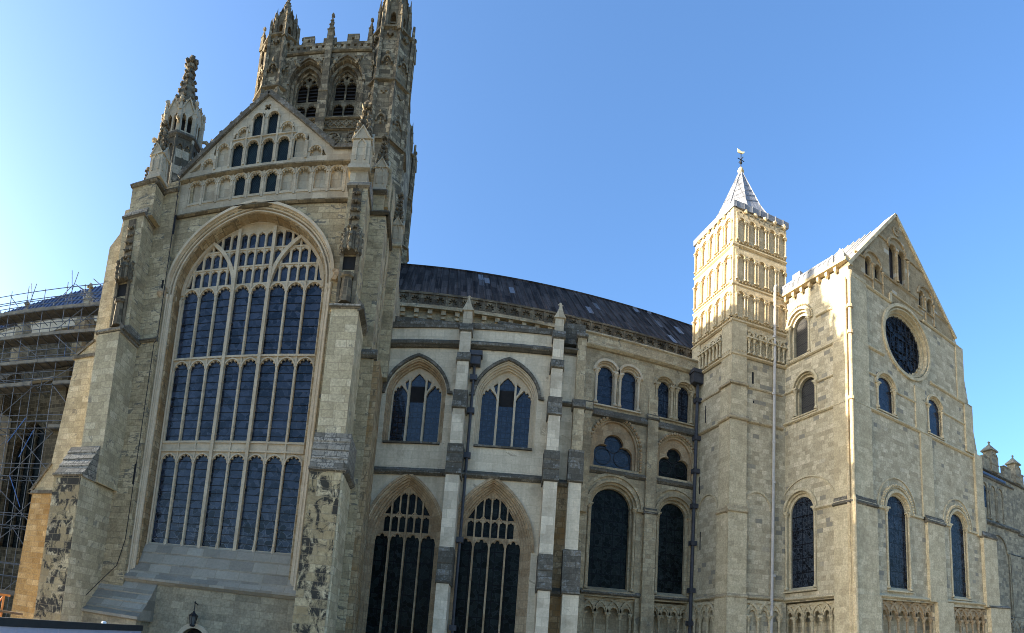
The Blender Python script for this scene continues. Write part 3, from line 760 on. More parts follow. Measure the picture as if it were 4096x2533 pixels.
    # ---- buttresses: (frame, [(u0, u1, zb, zt, front depth)], materials)
    fb = S(25.0)
    def butt(stages, setoffs, mats, slab):
        o = None
        for i, ((u0, u1, zb, zt, dd), mt) in enumerate(zip(stages, mats)):
            m_ = MB(); m_.box(fb, u0, u1, zb, zt, -.2, dd)
            if o is None: o = m_.build('buttress', mt, T)
            else: m_.build('buttress_stage', mt, o)
        for (u0, u1, z0, z1, d0, d1, st) in setoffs:
            m_ = MB(); weather(m_, fb, u0, u1, z0, z1, d0, d1, .14, st); build_each(m_, 'weathering', slab, o)
        return o
    bl = butt([(-17.86, -16.16, GZ, 7.8, 3.3), (-17.3, -15.93, 7.6, 15.75, 2.2), (-17.2, -15.95, 15.6, 22.6, 1.45), (-17.1, -15.6, 22.5, 24.4, 1.25)],
              [(-17.86, -16.16, 7.8, 9.5, 2.2, 3.3, 4), (-17.3, -15.93, 15.75, 16.3, 1.45, 2.2, 1), (-17.2, -15.95, 22.6, 23.0, 1.25, 1.45, 1)],
              [ST_BUT2, ST_BUT2, ST_TRANS, ST_TRANS], ST_SLAB)
    k = MB(); k.box(fb, -17.875, -16.2, GZ, 7.62, 3.0, 3.33); k.build('crusted_face', ST_BUT, bl)
    k = MB(); k.string(S(24.7), -16.1, -14.72, 15.95, .26, .22); k.prof(Ef(-15.93), 22.8, 24.75, [(-.05, 16.1), (.2, 15.85), (.2, 15.72), (-.05, 15.6)]); build_each(k, 'string_course', ST_CAP, T)
    k = MB(); k.string(S(23.75), -17.15, -15.5, 24.5, .26, .2); k.prof(Ef(-15.6), 23.7, 24.75, [(-.05, 24.62), (.18, 24.45), (.18, 24.35), (-.05, 24.25)]); k.string(S(24.7), -15.6, -14.7, 24.5, .26, .2); build_each(k, 'string_course', ST_CAP, T)
    br = butt([(-5.06, -3.62, GZ, 8.45, 2.7), (-5.06, -3.82, 8.3, 16.0, 2.35), (-5.05, -4.15, 15.9, 22.5, 1.6), (-5.15, -4.3, 22.4, 23.6, 1.2)],
              [(-5.06, -3.62, 8.45, 10.1, 2.35, 2.7, 4), (-5.06, -3.82, 16.0, 16.5, 1.6, 2.35, 1), (-5.05, -4.15, 22.5, 23.0, 1.2, 1.6, 2)],
              [ST_BUT2, ST_BUT2, ST_TRANS, ST_GABLE], ST_SLAB)
    k = MB(); k.box(fb, -5.075, -3.72, GZ, 8.28, 2.4, 2.73); k.build('crusted_face', ST_BUT, br)
    k = MB(); k.prof(Ef(-3.62), 22.3, 24.6, [(-.05, 8.75), (.2, 8.45), (.2, 8.3), (-.05, 8.15)]); k.prof(Ef(-3.82), 22.6, 24.6, [(-.05, 16.3), (.22, 16.0), (.22, 15.85), (-.05, 15.7)]); build_each(k, 'drip_mould', ST_CAP, br)
    # statue niches on both buttresses
    for (uc, dd, zb, par, tall) in ((-16.62, 1.45, 16.3, bl, 22.3), (-4.62, 1.6, 16.5, br, 22.3)):
        k = MB()
        for s_ in (-.36, .36): k.box(fb, uc + s_ - .07, uc + s_ + .07, zb, zb + 2.6, dd, dd + .12)
        p = fb.p(uc, 0, dd + .05); k.lathe(p.x, p.y, [(zb, .3), (zb + 1.2, .24), (zb + 1.25, .34), (zb + 1.4, .34)], 8)
        for i in range(5):
            a = pi + i * pi / 4; q = (p.x + .4 * cos(a), p.y + .4 * sin(a))
            k.lathe(q[0], q[1], [(zb + 2.35, .03), (zb + 2.5, .12), (zb + 3.2, .09), (zb + 3.6, .02)], 5)
            for z_ in range(4): k.lump((q[0] + .05 * cos(a), q[1] + .05 * sin(a), zb + 2.5 + .3 * z_), .1, 1.2, .4, i + z_)
        k.lathe(p.x, p.y, [(zb + 2.45, .42), (zb + 3.2, .42), (zb + 3.4, .3)], 8)
        k.box(fb, uc - .22, uc + .22, zb + 3.2, tall, dd - .05, dd + .05)
        for z_ in range(int((tall - zb - 3.2) / .42)):
            for s_ in (-.2, 0, .2): k.lump(fb.p(uc + s_ * (1 - .1 * z_), zb + 3.4 + .42 * z_, dd + .1), .11, .9, .4, z_)
        n_ = k.build('niche', ST_DARKC, par)
        k = MB(); k.box(fb, uc - .29, uc + .29, zb + 1.7, zb + 2.35, dd - .01, dd + .02); k.build('niche_shade_panel', DARK, n_)
    # little pinnacles standing on the buttresses
    for (x, y, z0, zb, zt, r) in ((-15.75, 24.0, 24.5, 26.0, 27.8, .42), (-4.75, 24.15, 23.6, 25.3, 27.2, .5), (-3.85, 25.2, 23.4, 24.9, 26.6, .36), (-17.35, 25.3, 24.2, 25.2, 26.6, .26), (-3.05, 27.9, 22.6, 24.0, 25.8, .33)):
        k = MB(); k.lathe(x, y, [(z0, r * 1.55), (z0 + .25, r * 1.4), (z0 + .3, r * 1.25), (zb, r * 1.2)], 4, pi / 4)
        for i in range(4):
            a = i * pi / 2; fr = Fr((x + r * .87 * cos(a), y + r * .87 * sin(a)), (-sin(a), cos(a)))
            k.plate(fr, [(-r * .8, zb - .1), (r * .8, zb - .1), (0, zb + r * 1.0)], (), -.1, .05)
            k.ribbon(fr, [(-r * .85, zb - .12), (0, zb + r * 1.12), (r * .85, zb - .12)], .08, -.06, .09)
            k.ribbon(fr, [(-r * .45, z0 + .5), (-r * .45, zb - .35), (0, zb - .05), (r * .45, zb - .35), (r * .45, z0 + .5)], .07, -.02, .04)
        pn = k.build('pinnacle', ST_GABLE, T)
        k = MB(); spire(k, x, y, zb, zt + .3, r * .85, 4, 6, r * .36, pi / 4); k.build('finial', ST_DARKC, pn)
    # east corner block and east wall
    k = MB()
    k.box(f, -5.1, -3.35, 22.9, 25.0, -.9, -.0 - .15); k.box(f, -5.0, -3.2, GZ, 14.9, -8, .22); k.box(f, -5.0, -3.35, 14.8, 22.2, -8.5, .18)
    k.box(f, -5.0, -3.55, 22.1, 23.4, -1.3, .15)
    eb = k.build('corner_buttress', ST_TRANS, T)
    k = MB(); fe = S(24.8)
    k.string(fe, -5.0, -3.2, 22.25, .26, .2); k.string(fe, -4.9, -3.4, 23.4, .26, .18); k.string(fe, -4.9, -3.05, 14.9, .5, .2)
    fE = Ef(-3.35); k.string(fE, 24.7, 33, 22.25, .26, .2); k.string(fE, 24.7, 33, 14.9, .5, .25)
    build_each(k, 'string_course', ST_CAP, T)
    k = MB(); k.box(S(27.3), -3.6, -2.75, 15, 22.5, -1.4, 0); weather(k, S(27.3), -3.6, -2.75, 22.5, 22.8, -.2, 0)
    k.build('east_buttress', ST_TRANS, T)
    k = MB(); k.box(S(25.2), -3.4, -2.9, GZ, 14.6, -2, .35); k.build('corner_strip', ST_STAIN_SHADE, T)
    # west facing buttress seen edge-on beyond the front one
    k = MB(); fw = S(25.1)
    k.plate(fw, [(-17.2, GZ), (-22.6, GZ), (-22.25, 7.6), (-17.2, 7.6)], (), -1.4, 0)
    wb = k.build('west_buttress', ST_OCHRE, T)
    k = MB(); k.plate(fw, [(-17.2, 7.6), (-22.25, 7.6), (-21.1, 9.3), (-20.4, 15.8), (-19.3, 16.6), (-19.1, 22.3), (-18.5, 23.0), (-18.35, 24.4), (-17.2, 24.4)], (), -1.4, 0)
    k.build('buttress_stage', ST_BUT2, wb)
    k = MB()
    k.ribbon(fw, [(-22.45, 7.55), (-21.05, 9.35)], .16, -1.5, .12); k.ribbon(fw, [(-22.5, 7.6), (-18, 7.6)], .2, -1.5, .12)
    k.ribbon(fw, [(-20.6, 15.75), (-19.15, 16.65)], .14, -1.5, .1); k.ribbon(fw, [(-20.6, 15.75), (-18, 15.75)], .18, -1.5, .12)
    build_each(k, 'weathering', ST_CAP, wb)
    # lightning conductor
    k = MB(); pts = [S(24.68).p(-14.73, 25, .0), S(24.68).p(-14.74, 15.9, .0), S(24.68).p(-14.75, 15.6, .25), S(24.68).p(-14.9, 5, .1), S(24.68).p(-15.2, 3.6, .1), S(24.68).p(-15.6, 2.6, .9), S(24.68).p(-16.3, 1.6, 1.2), S(24.68).p(-16.5, .9, 1.5)]
    k.tube(pts, .022, 5); k.build('lightning_conductor', IRON, T)
    return T
transept()

# ------------------------------------------------------------------ central bell tower
def bell_tower():
    T = thing('bell_tower', 'lofty dark weathered crossing tower with battlements and pinnacled corner turrets', 'tower', (-12, 50, GZ))
    f = S(43.0)
    mb = MB()
    W1, W2 = (-14.27, 1.02), (-10.78, 1.02)
    holes = [arch(c, a + .55, 46.6, 50.0, 2.3, 1.3, 8) for c, a in (W1, W2)]
    mb.plate(f, rect(-16.6, -8.4, 18, 53.1), holes, -1.2, 0)
    mb.box(f, -18.6, -5.6, 18, 53.0, -13.5, -1.19)
    mb.box(f, -18.9, -16.5, 18, 53.0, -13.2, -.9); mb.box(f, -8.5, -5.3, 18, 53.0, -13.2, -.9)
    wall = mb.build('wall', ST_BELL, T)
    for c, a in (W1, W2):
        k = MB()
        k.plate(f, band(arch(c, a + .5, 46.55, 50.0, 2.2, 1.3, 8), arch(c, a + .22, 46.55, 50.0, 1.9, 1.3, 8)), (), -1.1, -.3)
        k.plate(f, band(arch(c, a + .24, 46.55, 50.0, 1.95, 1.3, 8), arch(c, a, 46.55, 50.0, 1.7, 1.3, 8)), (), -1.1, -.6)
        k.ribbon(f, head(c, a + .68, 50.0, 2.55, 1.3, 8), .2, -.05, .16)
        k.ribbon(f, [(c - a - .68, 50.0), (c - a - .68, 46.4)], .12, -.05, .08); k.ribbon(f, [(c + a + .68, 50.0), (c + a + .68, 46.4)], .12, -.05, .08)
        for s_ in (-1, 1): k.plate(f, foil(c + s_ * 1.05, 52.45, .42, 3, 5, pi / 2), (), -.02, .09); k.lump(f.p(c + s_ * 1.0, 51.9, .05), .26, 1, .3, 2)
        w_ = k.build('belfry_window', ST_BELL, T)
        k = MB(); s2 = a
        hl = light_row(c - a, c + a, 2, 46.6, 48.6, .15, .18) + light_row(c - a, c + a, 2, 48.95, 50.8, .15, .18)
        hl += [foil(c, 51.25, .24, 4, 5, pi / 4), cusped(c - .45, .17, 50.8, 51.0, .17, 3), cusped(c + .45, .17, 50.8, 51.0, .17, 3)]
        k.plate(f, arch(c, a + .02, 46.5, 50.0, 1.72, 1.3, 8), hl, -.95, -.78); k.build('tracery', ST_BELLC, w_)
        k = MB(); z = 46.6
        while z < 51.2:
            k.add([f.p(c - a, z, -.95), f.p(c + a, z, -.95), f.p(c + a, z + .3, -1.15), f.p(c - a, z + .3, -1.15), f.p(c - a, z - .05, -.95), f.p(c + a, z - .05, -.95), f.p(c + a, z + .25, -1.15), f.p(c - a, z + .25, -1.15)], [(0, 1, 2, 3), (4, 7, 6, 5), (0, 4, 5, 1), (3, 2, 6, 7)]); z += .34
        k.box(f, c - a, c + a, 46.5, 51.8, -1.195, -1.17); k.build('louvre', LOUV, w_)
    # middle shaft, bands, string courses
    k = MB(); k.box(f, -12.95, -12.15, 44, 49.0, -.1, .38); k.box(f, -12.85, -12.25, 48.9, 53.6, -.1, .30); weather(k, f, -12.95, -12.15, 48.85, 49.1, .3, .38, .05)
    build_each(k, 'shaft', ST_BELL, T)
    k = MB()
    for z, h in ((46.35, .3), (45.25, .22), (53.1, .4), (43.6, .3)): k.string(f, -16.4, -8.6, z, h, .2)
    for i in range(11):                                       # quatrefoil lattice below the belfry
        c = -15.95 + i * .72; k.ribbon(f, [(c - .33, 45.8), (c, 46.15), (c + .33, 45.8), (c, 45.45), (c - .33, 45.8)], .1, -.05, .1); k.plate(f, foil(c, 45.8, .2, 4, 5), (), -.02, .07)
    for c in (-15.4, -13.7, -11.2, -9.5):
        k.ribbon(f, [(c + .55 * cos(i * pi / 8), 44.35 + .55 * sin(i * pi / 8)) for i in range(17)], .12, -.05, .12)
        for i in range(5): k.plate(f, foil(c + .28 * cos(i * 1.257), 44.35 + .28 * sin(i * 1.257), .2, 4, 4), (), -.02, .1)
    build_each(k, 'carved_band', ST_BELLC, T)
    # pierced parapet with battlements
    k = MB(); hl = []
    out = [(-16.3, 53.25)]
    for a, b in ((-16.3, -12.95), (-12.2, -8.7)):
        pass
    for a, b in ((-16.3, -12.85), (-12.3, -8.7)):
        L = b - a
        o = [(a, 53.2), (b, 53.2), (b, 54.45), (b - .32, 54.45), (b - .32, 54.0), (a + L * .66, 54.0), (a + L * .66, 54.75), (a + L * .36, 54.75), (a + L * .36, 54.0), (a + .32, 54.0), (a + .32, 54.45), (a, 54.45)]
        h = [foil(a + .3 + i * (L - .6) / 5, 53.62, .17, 4, 5) for i in range(6)] + [foil(a + L * .51, 54.28, .16, 4, 5)]
        k.plate(f, o, h, -.22, .02)
    k.build('parapet', ST_BELL, T)
    k = MB(); k.lathe(-12.55, 43.0, [(53.5, .42), (55.0, .36), (55.05, .46), (55.2, .3)], 4, pi / 4); spire(k, -12.55, 43.0, 55.2, 56.9, .28, 4, 2, .1, pi / 4); k.build('pinnacle', ST_BELLC, T)
    # corner turrets
    for (cx, cy, R_) in ((-17.5, 44.3, 1.75), (-7.1, 44.5, 2.0), (-17.5, 56.5, 1.8), (-7.0, 56.5, 2.0)):
        k = MB()
        k.lathe(cx, cy, [(18, R_ + .5), (40.5, R_ + .45), (40.9, R_ + .3), (43.5, R_ + .28), (43.9, R_ + .14), (49.4, R_ + .12), (49.8, R_), (54.9, R_ - .04), (55.2, R_ - .3), (55.25, R_ - .35)], 8)
        for i in range(8):                                   # angle shafts
            a = pi / 8 + i * pi / 4
            k.lathe(cx + (R_ + .08) * cos(a), cy + (R_ + .08) * sin(a), [(18, .42), (43.4, .34), (43.8, .26), (49.4, .25), (49.8, .2), (54.8, .18), (56.4, .14)], 4, a)
        tb = k.build('corner_turret', ST_BELL, T)
        k = MB()
        for z, r in ((55.0, R_ + .12), (49.6, R_ + .28), (43.7, R_ + .45), (37.4, R_ + .62)): k.lathe(cx, cy, [(z - .25, r - .3), (z - .1, r + .1), (z + .05, r + .1), (z + .25, r - .3)], 8)
        for i in range(8):
            a2 = i * pi / 4; ro = (R_ + .12) * .924
            fr = Fr((cx + ro * cos(a2), cy + ro * sin(a2)), (-sin(a2), cos(a2)))
            for z in (54.3, 48.6, 42.7):
                k.plate(fr, foil(0, z, .32, 4, 5, pi / 4), (), -.1, .12)
            for z in (51.3, 45.6):
                k.ribbon(fr, head(0, .42, z, .7, 1.2, 4), .14, -.05, .16); k.lump(fr.p(0, z + .95, .08), .17, 1.3, .35, i)
                for s_ in range(3): k.lump(fr.p(0, z + .6 - .38 * s_, .08), .12, 1, .4, s_)
        build_each(k, 'carving', ST_BELLC, tb)
        k = MB()
        for i in range(8):                                   # open gabled stage
            a = pi / 8 + i * pi / 4; a2 = a + pi / 8; ro = (R_ - .62) * .924
            fr = Fr((cx + ro * cos(a2), cy + ro * sin(a2)), (-sin(a2), cos(a2))); hw = (R_ - .62) * .383
            E = 1.12 if R_ < 1.9 else 1.5; Z = lambda q: 55.1 + q * E
            k.plate(fr, [(-hw, Z(0)), (hw, Z(0)), (hw, Z(1.8)), (0, Z(2.8)), (-hw, Z(1.8))], [arch(0, hw * .48, Z(.3), Z(1.2), hw * .8, 1.3, 4)], -.3, 0)
            k.box(fr, -hw * .5, hw * .5, Z(.75), Z(.85), -.2, -.05)
            k.ribbon(fr, [(-hw, Z(1.8)), (0, Z(2.95)), (hw, Z(1.8))], .14, -.2, .1)
            for s_ in (-1, 1): k.lump(fr.p(s_ * hw * .5, Z(2.5), .05), .1, 1, .4, i)
            q = (cx + (R_ - .5) * cos(a), cy + (R_ - .5) * sin(a))
            k.lathe(q[0], q[1], [(55.1, .2), (Z(1.9), .15), (Z(1.95), .2), (Z(2.1), .13), (Z(2.9), .02)], 4, a)
            q = (cx + (R_ + .12) * cos(a), cy + (R_ + .12) * sin(a))
            if i % 2 == 0: k.lathe(q[0], q[1], [(54.6, .28), (56.0, .22), (56.05, .29), (56.2, .18), (56.8, .05), (56.85, .15), (57.1, .15), (57.15, .05)], 4, a)
        spire(k, cx, cy, Z(1.8), Z(5.2), (R_ - .85), 8, 5, .11)
        k.build('turret_pinnacle', ST_BELLC, T)
bell_tower()

# ------------------------------------------------------------------ side chapel between transept and choir
CH = Fr((-3.47, 28.04), (9.17, -1.39))
def side_chapel():
    T = thing('side_chapel', 'two-storey pale stone chapel with pointed windows and slim stepped buttresses', 'chapel', (2, 30, GZ))
    f = CH; L = 10.9
    lows = [(2.38, 2.14), (6.78, 2.14)]; ups = [(2.33, 1.6), (7.1, 1.6)]
    mb = MB()
    holes = [arch(c, a, GZ + .6, 6.3, 3.68, 1.2, 11) for c, a in lows] + [arch(c, a, 11.8, 14.5, 1.9, 1.3, 10, flat=.5) for c, a in ups]
    mb.plate(f, rect(-.1, L, GZ, 17.1), holes, -1.1, 0)
    mb.box(f, -.1, L - .1, GZ, 17.05, -5.2, -1.09)
    mb.build('wall', ST_CHAP, T)
    # parapet
    k = MB(); k.box(f, -.1, 9.75, 17.0, 18.15, -.5, .05); k.box(f, 9.5, L + .1, 17.0, 17.7, -.5, -.3)
    pp = k.build('parapet', ST_CHAP, T)
    k = MB(); k.string(f, -.1, 9.6, 17.25, .5, .3); k.box(f, -.15, 9.75, 18.1, 18.42, -.6, .14); build_each(k, 'parapet_moulding', ST_CAP, pp)
    k = MB(); k.string(f, -.1, 9.6, 10.2, .4, .24); build_each(k, 'string_course', ST_CAP, T)
    # lower windows: four lights under a steep arch
    for j, (c, a) in enumerate(lows):
        k = MB(); zs = 6.3
        ds = [(2.14, 3.68), (2.02, 3.58), (1.91, 3.48), (1.78, 3.38), (1.66, 3.28)]
        for (a0, h0), (a1, h1), dd in zip(ds[:-1], ds[1:], (-.08, -.22, -.36, -.5)):
            k.plate(f, band(arch(c, a0, GZ + .6, zs, h0, 1.2, 11), arch(c, a1, GZ + .6, zs, h1, 1.2, 11)), (), -.9, dd)
        k.ribbon(f, head(c, 2.2, zs + .1, 3.68, 1.2, 11), .13, -.05, .13)
        w_ = k.build('window', ST_BROWN, T)
        k = MB(); ap = arch(c, 1.68, GZ + .6, zs, 3.31, 1.2, 12); safe = arch(c, 1.59, GZ + .6, zs, 3.2, 1.2, 12)
        s4 = 3.3 / 4; hl = light_row(c - 1.65, c + 1.65, 4, GZ + .8, 6.98, .10, .22, 3, 1.0)
        for i in range(8):
            cx = c - 1.65 + (i + .5) * s4 / 2
            for zb, zt in ((7.1, 7.95), (8.05, 9.2)):
                Q = small_light(cx, .165, zb, zt, safe)
                if Q: hl.append(Q)
        k.plate(f, ap, hl, -.72, -.6)
        for i in (1, 2, 3): k.box(f, c - 1.65 + i * s4 - .04, c - 1.65 + i * s4 + .04, GZ + .6, 9.4 if i == 2 else 8.75, -.72, -.50)
        for i in range(4):
            cx = c - 1.65 + (i + .5) * s4
            k.ribbon(f, head(cx, .39, 6.58, .46, 1.2, 6), .06, -.65, -.55); k.ribbon(f, [(cx - .2, 7.95), (cx, 8.2), (cx + .2, 7.95)] if ok_in([(cx, 8.4)], safe) else [(cx, 7.2), (cx, 7.5)], .05, -.65, -.56)
        k.build('tracery', ST_BROWN, w_)
        k = MB(); k.plate(f, arch(c, 1.67, GZ + .61, zs, 3.3, 1.2, 12), (), -.8, -.70); k.build('glass', GL_DARK, w_)
    # upper windows: three lights
    for j, (c, a) in enumerate(ups):
        k = MB(); zs = 14.5
        ds = [(1.6, 1.9), (1.52, 1.80), (1.45, 1.71), (1.37, 1.62)]
        for (a0, h0), (a1, h1), dd in zip(ds[:-1], ds[1:], (-.07, -.2, -.33)):
            k.plate(f, band(arch(c, a0, 11.8, zs, h0, 1.3, 9, flat=.5), arch(c, a1, 11.8, zs, h1, 1.3, 9, flat=.5)), (), -.9, dd)
        w_ = k.build('window', ST_DRESS if j else ST_BROWN, T)
        k = MB(); hp = head(c, 1.72, zs, 2.05, 1.3, 10, flat=.5)
        k.ribbon(f, [(hp[0][0] - .22, hp[0][1])] + hp + [(hp[-1][0] + .22, hp[-1][1])], .15, -.05, .16); k.build('hood_mould', ST_CAP, w_); k = MB(); k.prof(f, c - 1.5, c + 1.5, [(-.5, 11.95), (.12, 11.78), (.12, 11.68), (-.5, 11.64)]); k.build('sill', ST_CAP, w_)
        k = MB(); ap = arch(c, 1.38, 11.8, zs, 1.63, 1.3, 10, flat=.5); s3 = 2.72 / 3
        hl = [cusped(c - s3, s3 / 2 - .06, 11.92, 14.62, .5, 5, .16), [(c - s3 / 2 + .06, 11.92), (c - s3 / 2 + .06, 15.35)] + [(c - .2, 15.62), (c, 15.8), (c + .2, 15.62)] + [(c + s3 / 2 - .06, 15.35), (c + s3 / 2 - .06, 11.92)], cusped(c + s3, s3 / 2 - .06, 11.92, 14.62, .5, 5, .16)]
        hl += [[(c - .62, 14.98), (c - .5, 14.75), (c - .5, 15.45), (c - .72, 15.3)], [(c + .62, 14.98), (c + .72, 15.3), (c + .5, 15.45), (c + .5, 14.75)]]
        k.plate(f, ap, hl, -.6, -.48)
        for s_ in (-1, 1):
            k.box(f, c + s_ * s3 / 2 - .05, c + s_ * s3 / 2 + .05, 11.85, 15.5, -.62, -.38)
            k.ribbon(f, [(c + s_ * .42, 14.4), (c + s_ * .55, 14.75), (c + s_ * .85, 15.12)], .09, -.6, -.40)
        k.build('tracery', ST_DRESS, w_)
        k = MB(); k.plate(f, arch(c, 1.37, 11.82, zs, 1.62, 1.3, 10, flat=.5), (), -.7, -.58); k.build('glass', GL_SQ, w_)
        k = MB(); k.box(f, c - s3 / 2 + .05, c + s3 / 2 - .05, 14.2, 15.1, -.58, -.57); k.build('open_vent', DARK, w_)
    # stepped buttresses
    for j, (u, wd, z0) in enumerate(((4.76, .30, 0), (9.6, .33, -.15))):
        ds = ((GZ, 4.55, 1.25, .30), (4.4, 10.0, 1.02, .34), (9.8, 13.5, .86, .30), (13.3, 16.1, .72, .29), (16.0, 17.8, .6, .28))
        o = None
        for (za, zb, dd, hw) in ds:
            k = MB(); k.box(f, u - hw, u + hw, za, zb, -.1, dd)
            if o is None: o = k.build('buttress', ST_CHAPB, T)
            else: k.build('buttress_stage', ST_CHAPB, o)
        k = MB()
        for (z1, z2, d1, d0, hw, st) in ((4.55, 6.2, 1.25, 1.02, .30, 2), (10.0, 11.5, 1.02, .86, .34, 3), (13.5, 14.4, .86, .72, .30, 1), (16.1, 16.5, .72, .6, .29, 1), (17.8, 18.2, .6, .42, .28, 1)):
            weather(k, f, u - hw, u + hw, z1, z2, d0, d1, .1, st)
        build_each(k, 'weathering', ST_CAP, o)
        k = MB(); p = f.p(u, 0, .25); s_ = .36
        k.box(f, u - .23, u + .23, 18.1, 19.0, -.12, .42)
        g_ = Fr((p.x, p.y), (f.u.x, f.u.y))
        k.plate(g_, [(-.32, 18.92), (.32, 18.92), (.2, 19.12), (.1, 19.4), (.04, 19.7), (-.04, 19.7), (-.1, 19.4), (-.2, 19.12)], (), -.36, .24)
        k.lump((p.x, p.y, 19.78), .09, 1.3, .25, j); k.bar((p.x - .14, p.y, 19.76), (p.x + .14, p.y, 19.76), .035, 5)
        k.build('pinnacle', ST_GABLE, o)
    # right hand end: recessed wall strip, corner buttress, leaded parapet end
    k = MB(); o = None
    for (za, zb, ua, ub, dd) in ((GZ, 4.5, 10.55, 11.35, .75), (4.4, 10.2, 10.55, 11.2, .55), (10.1, 14.2, 10.6, 11.15, .45), (14.1, 18.2, 10.65, 11.1, .3)):
        k = MB(); k.box(f, ua, ub, za, zb, -2.0, dd); b = k.build('corner_buttress' if o is None else 'buttress_stage', ST_CHOIR if za > 10 else ST_CHAP, T if o is None else o); o = o or b
    k = MB()
    for (z1, z2, d1, d0, ua, ub) in ((4.5, 6.6, .75, .55, 10.55, 11.3), (10.2, 11.8, .55, .45, 10.55, 11.2), (14.2, 14.6, .45, .3, 10.6, 11.15), (18.2, 18.5, .3, .0, 10.65, 11.1)):
        weather(k, f, ua, ub, z1, z2, d0, d1, .12, 1)
    k.string(f, 9.85, 10.6, 4.5, .5, .3); k.string(f, 9.85, 10.6, 10.1, .4, .3); k.string(f, 9.85, 10.7, 14.4, .3, .25); k.string(f, 9.85, 10.7, 17.4, .35, .3)
    build_each(k, 'weathering', ST_CAP, o)
    k = MB(); k.box(f, 9.85, 10.6, GZ, 4.4, -.1, .12); k.box(f, 9.85, 10.6, 4.4, 10.0, -.1, .06); k.build('stained_strip', ST_STAIN_SHADE, T)
    k = MB(); k.box(f, 9.7, 11.1, 18.0, 19.2, -2.2, -.35); k.build('stair_cap', ST_CAP, T)
    # rainwater pipe beside the first buttress
    k = MB(); p0 = f.p(5.32, 0, .16)
    k.bar((p0.x, p0.y, GZ), (p0.x, p0.y, 16.1), .075, 8)
    for z in (2.2, 6.6, 11.0, 13.4, 15.2): k.box(f, 5.14, 5.5, z, z + .28, -.05, .27)
    k.box(f, 5.08, 5.62, 16.0, 16.5, 0, .42); k.box(f, 5.0, 5.7, 16.45, 16.7, 0, .5)
    k.build('downpipe', PIPE_D, T)
side_chapel()

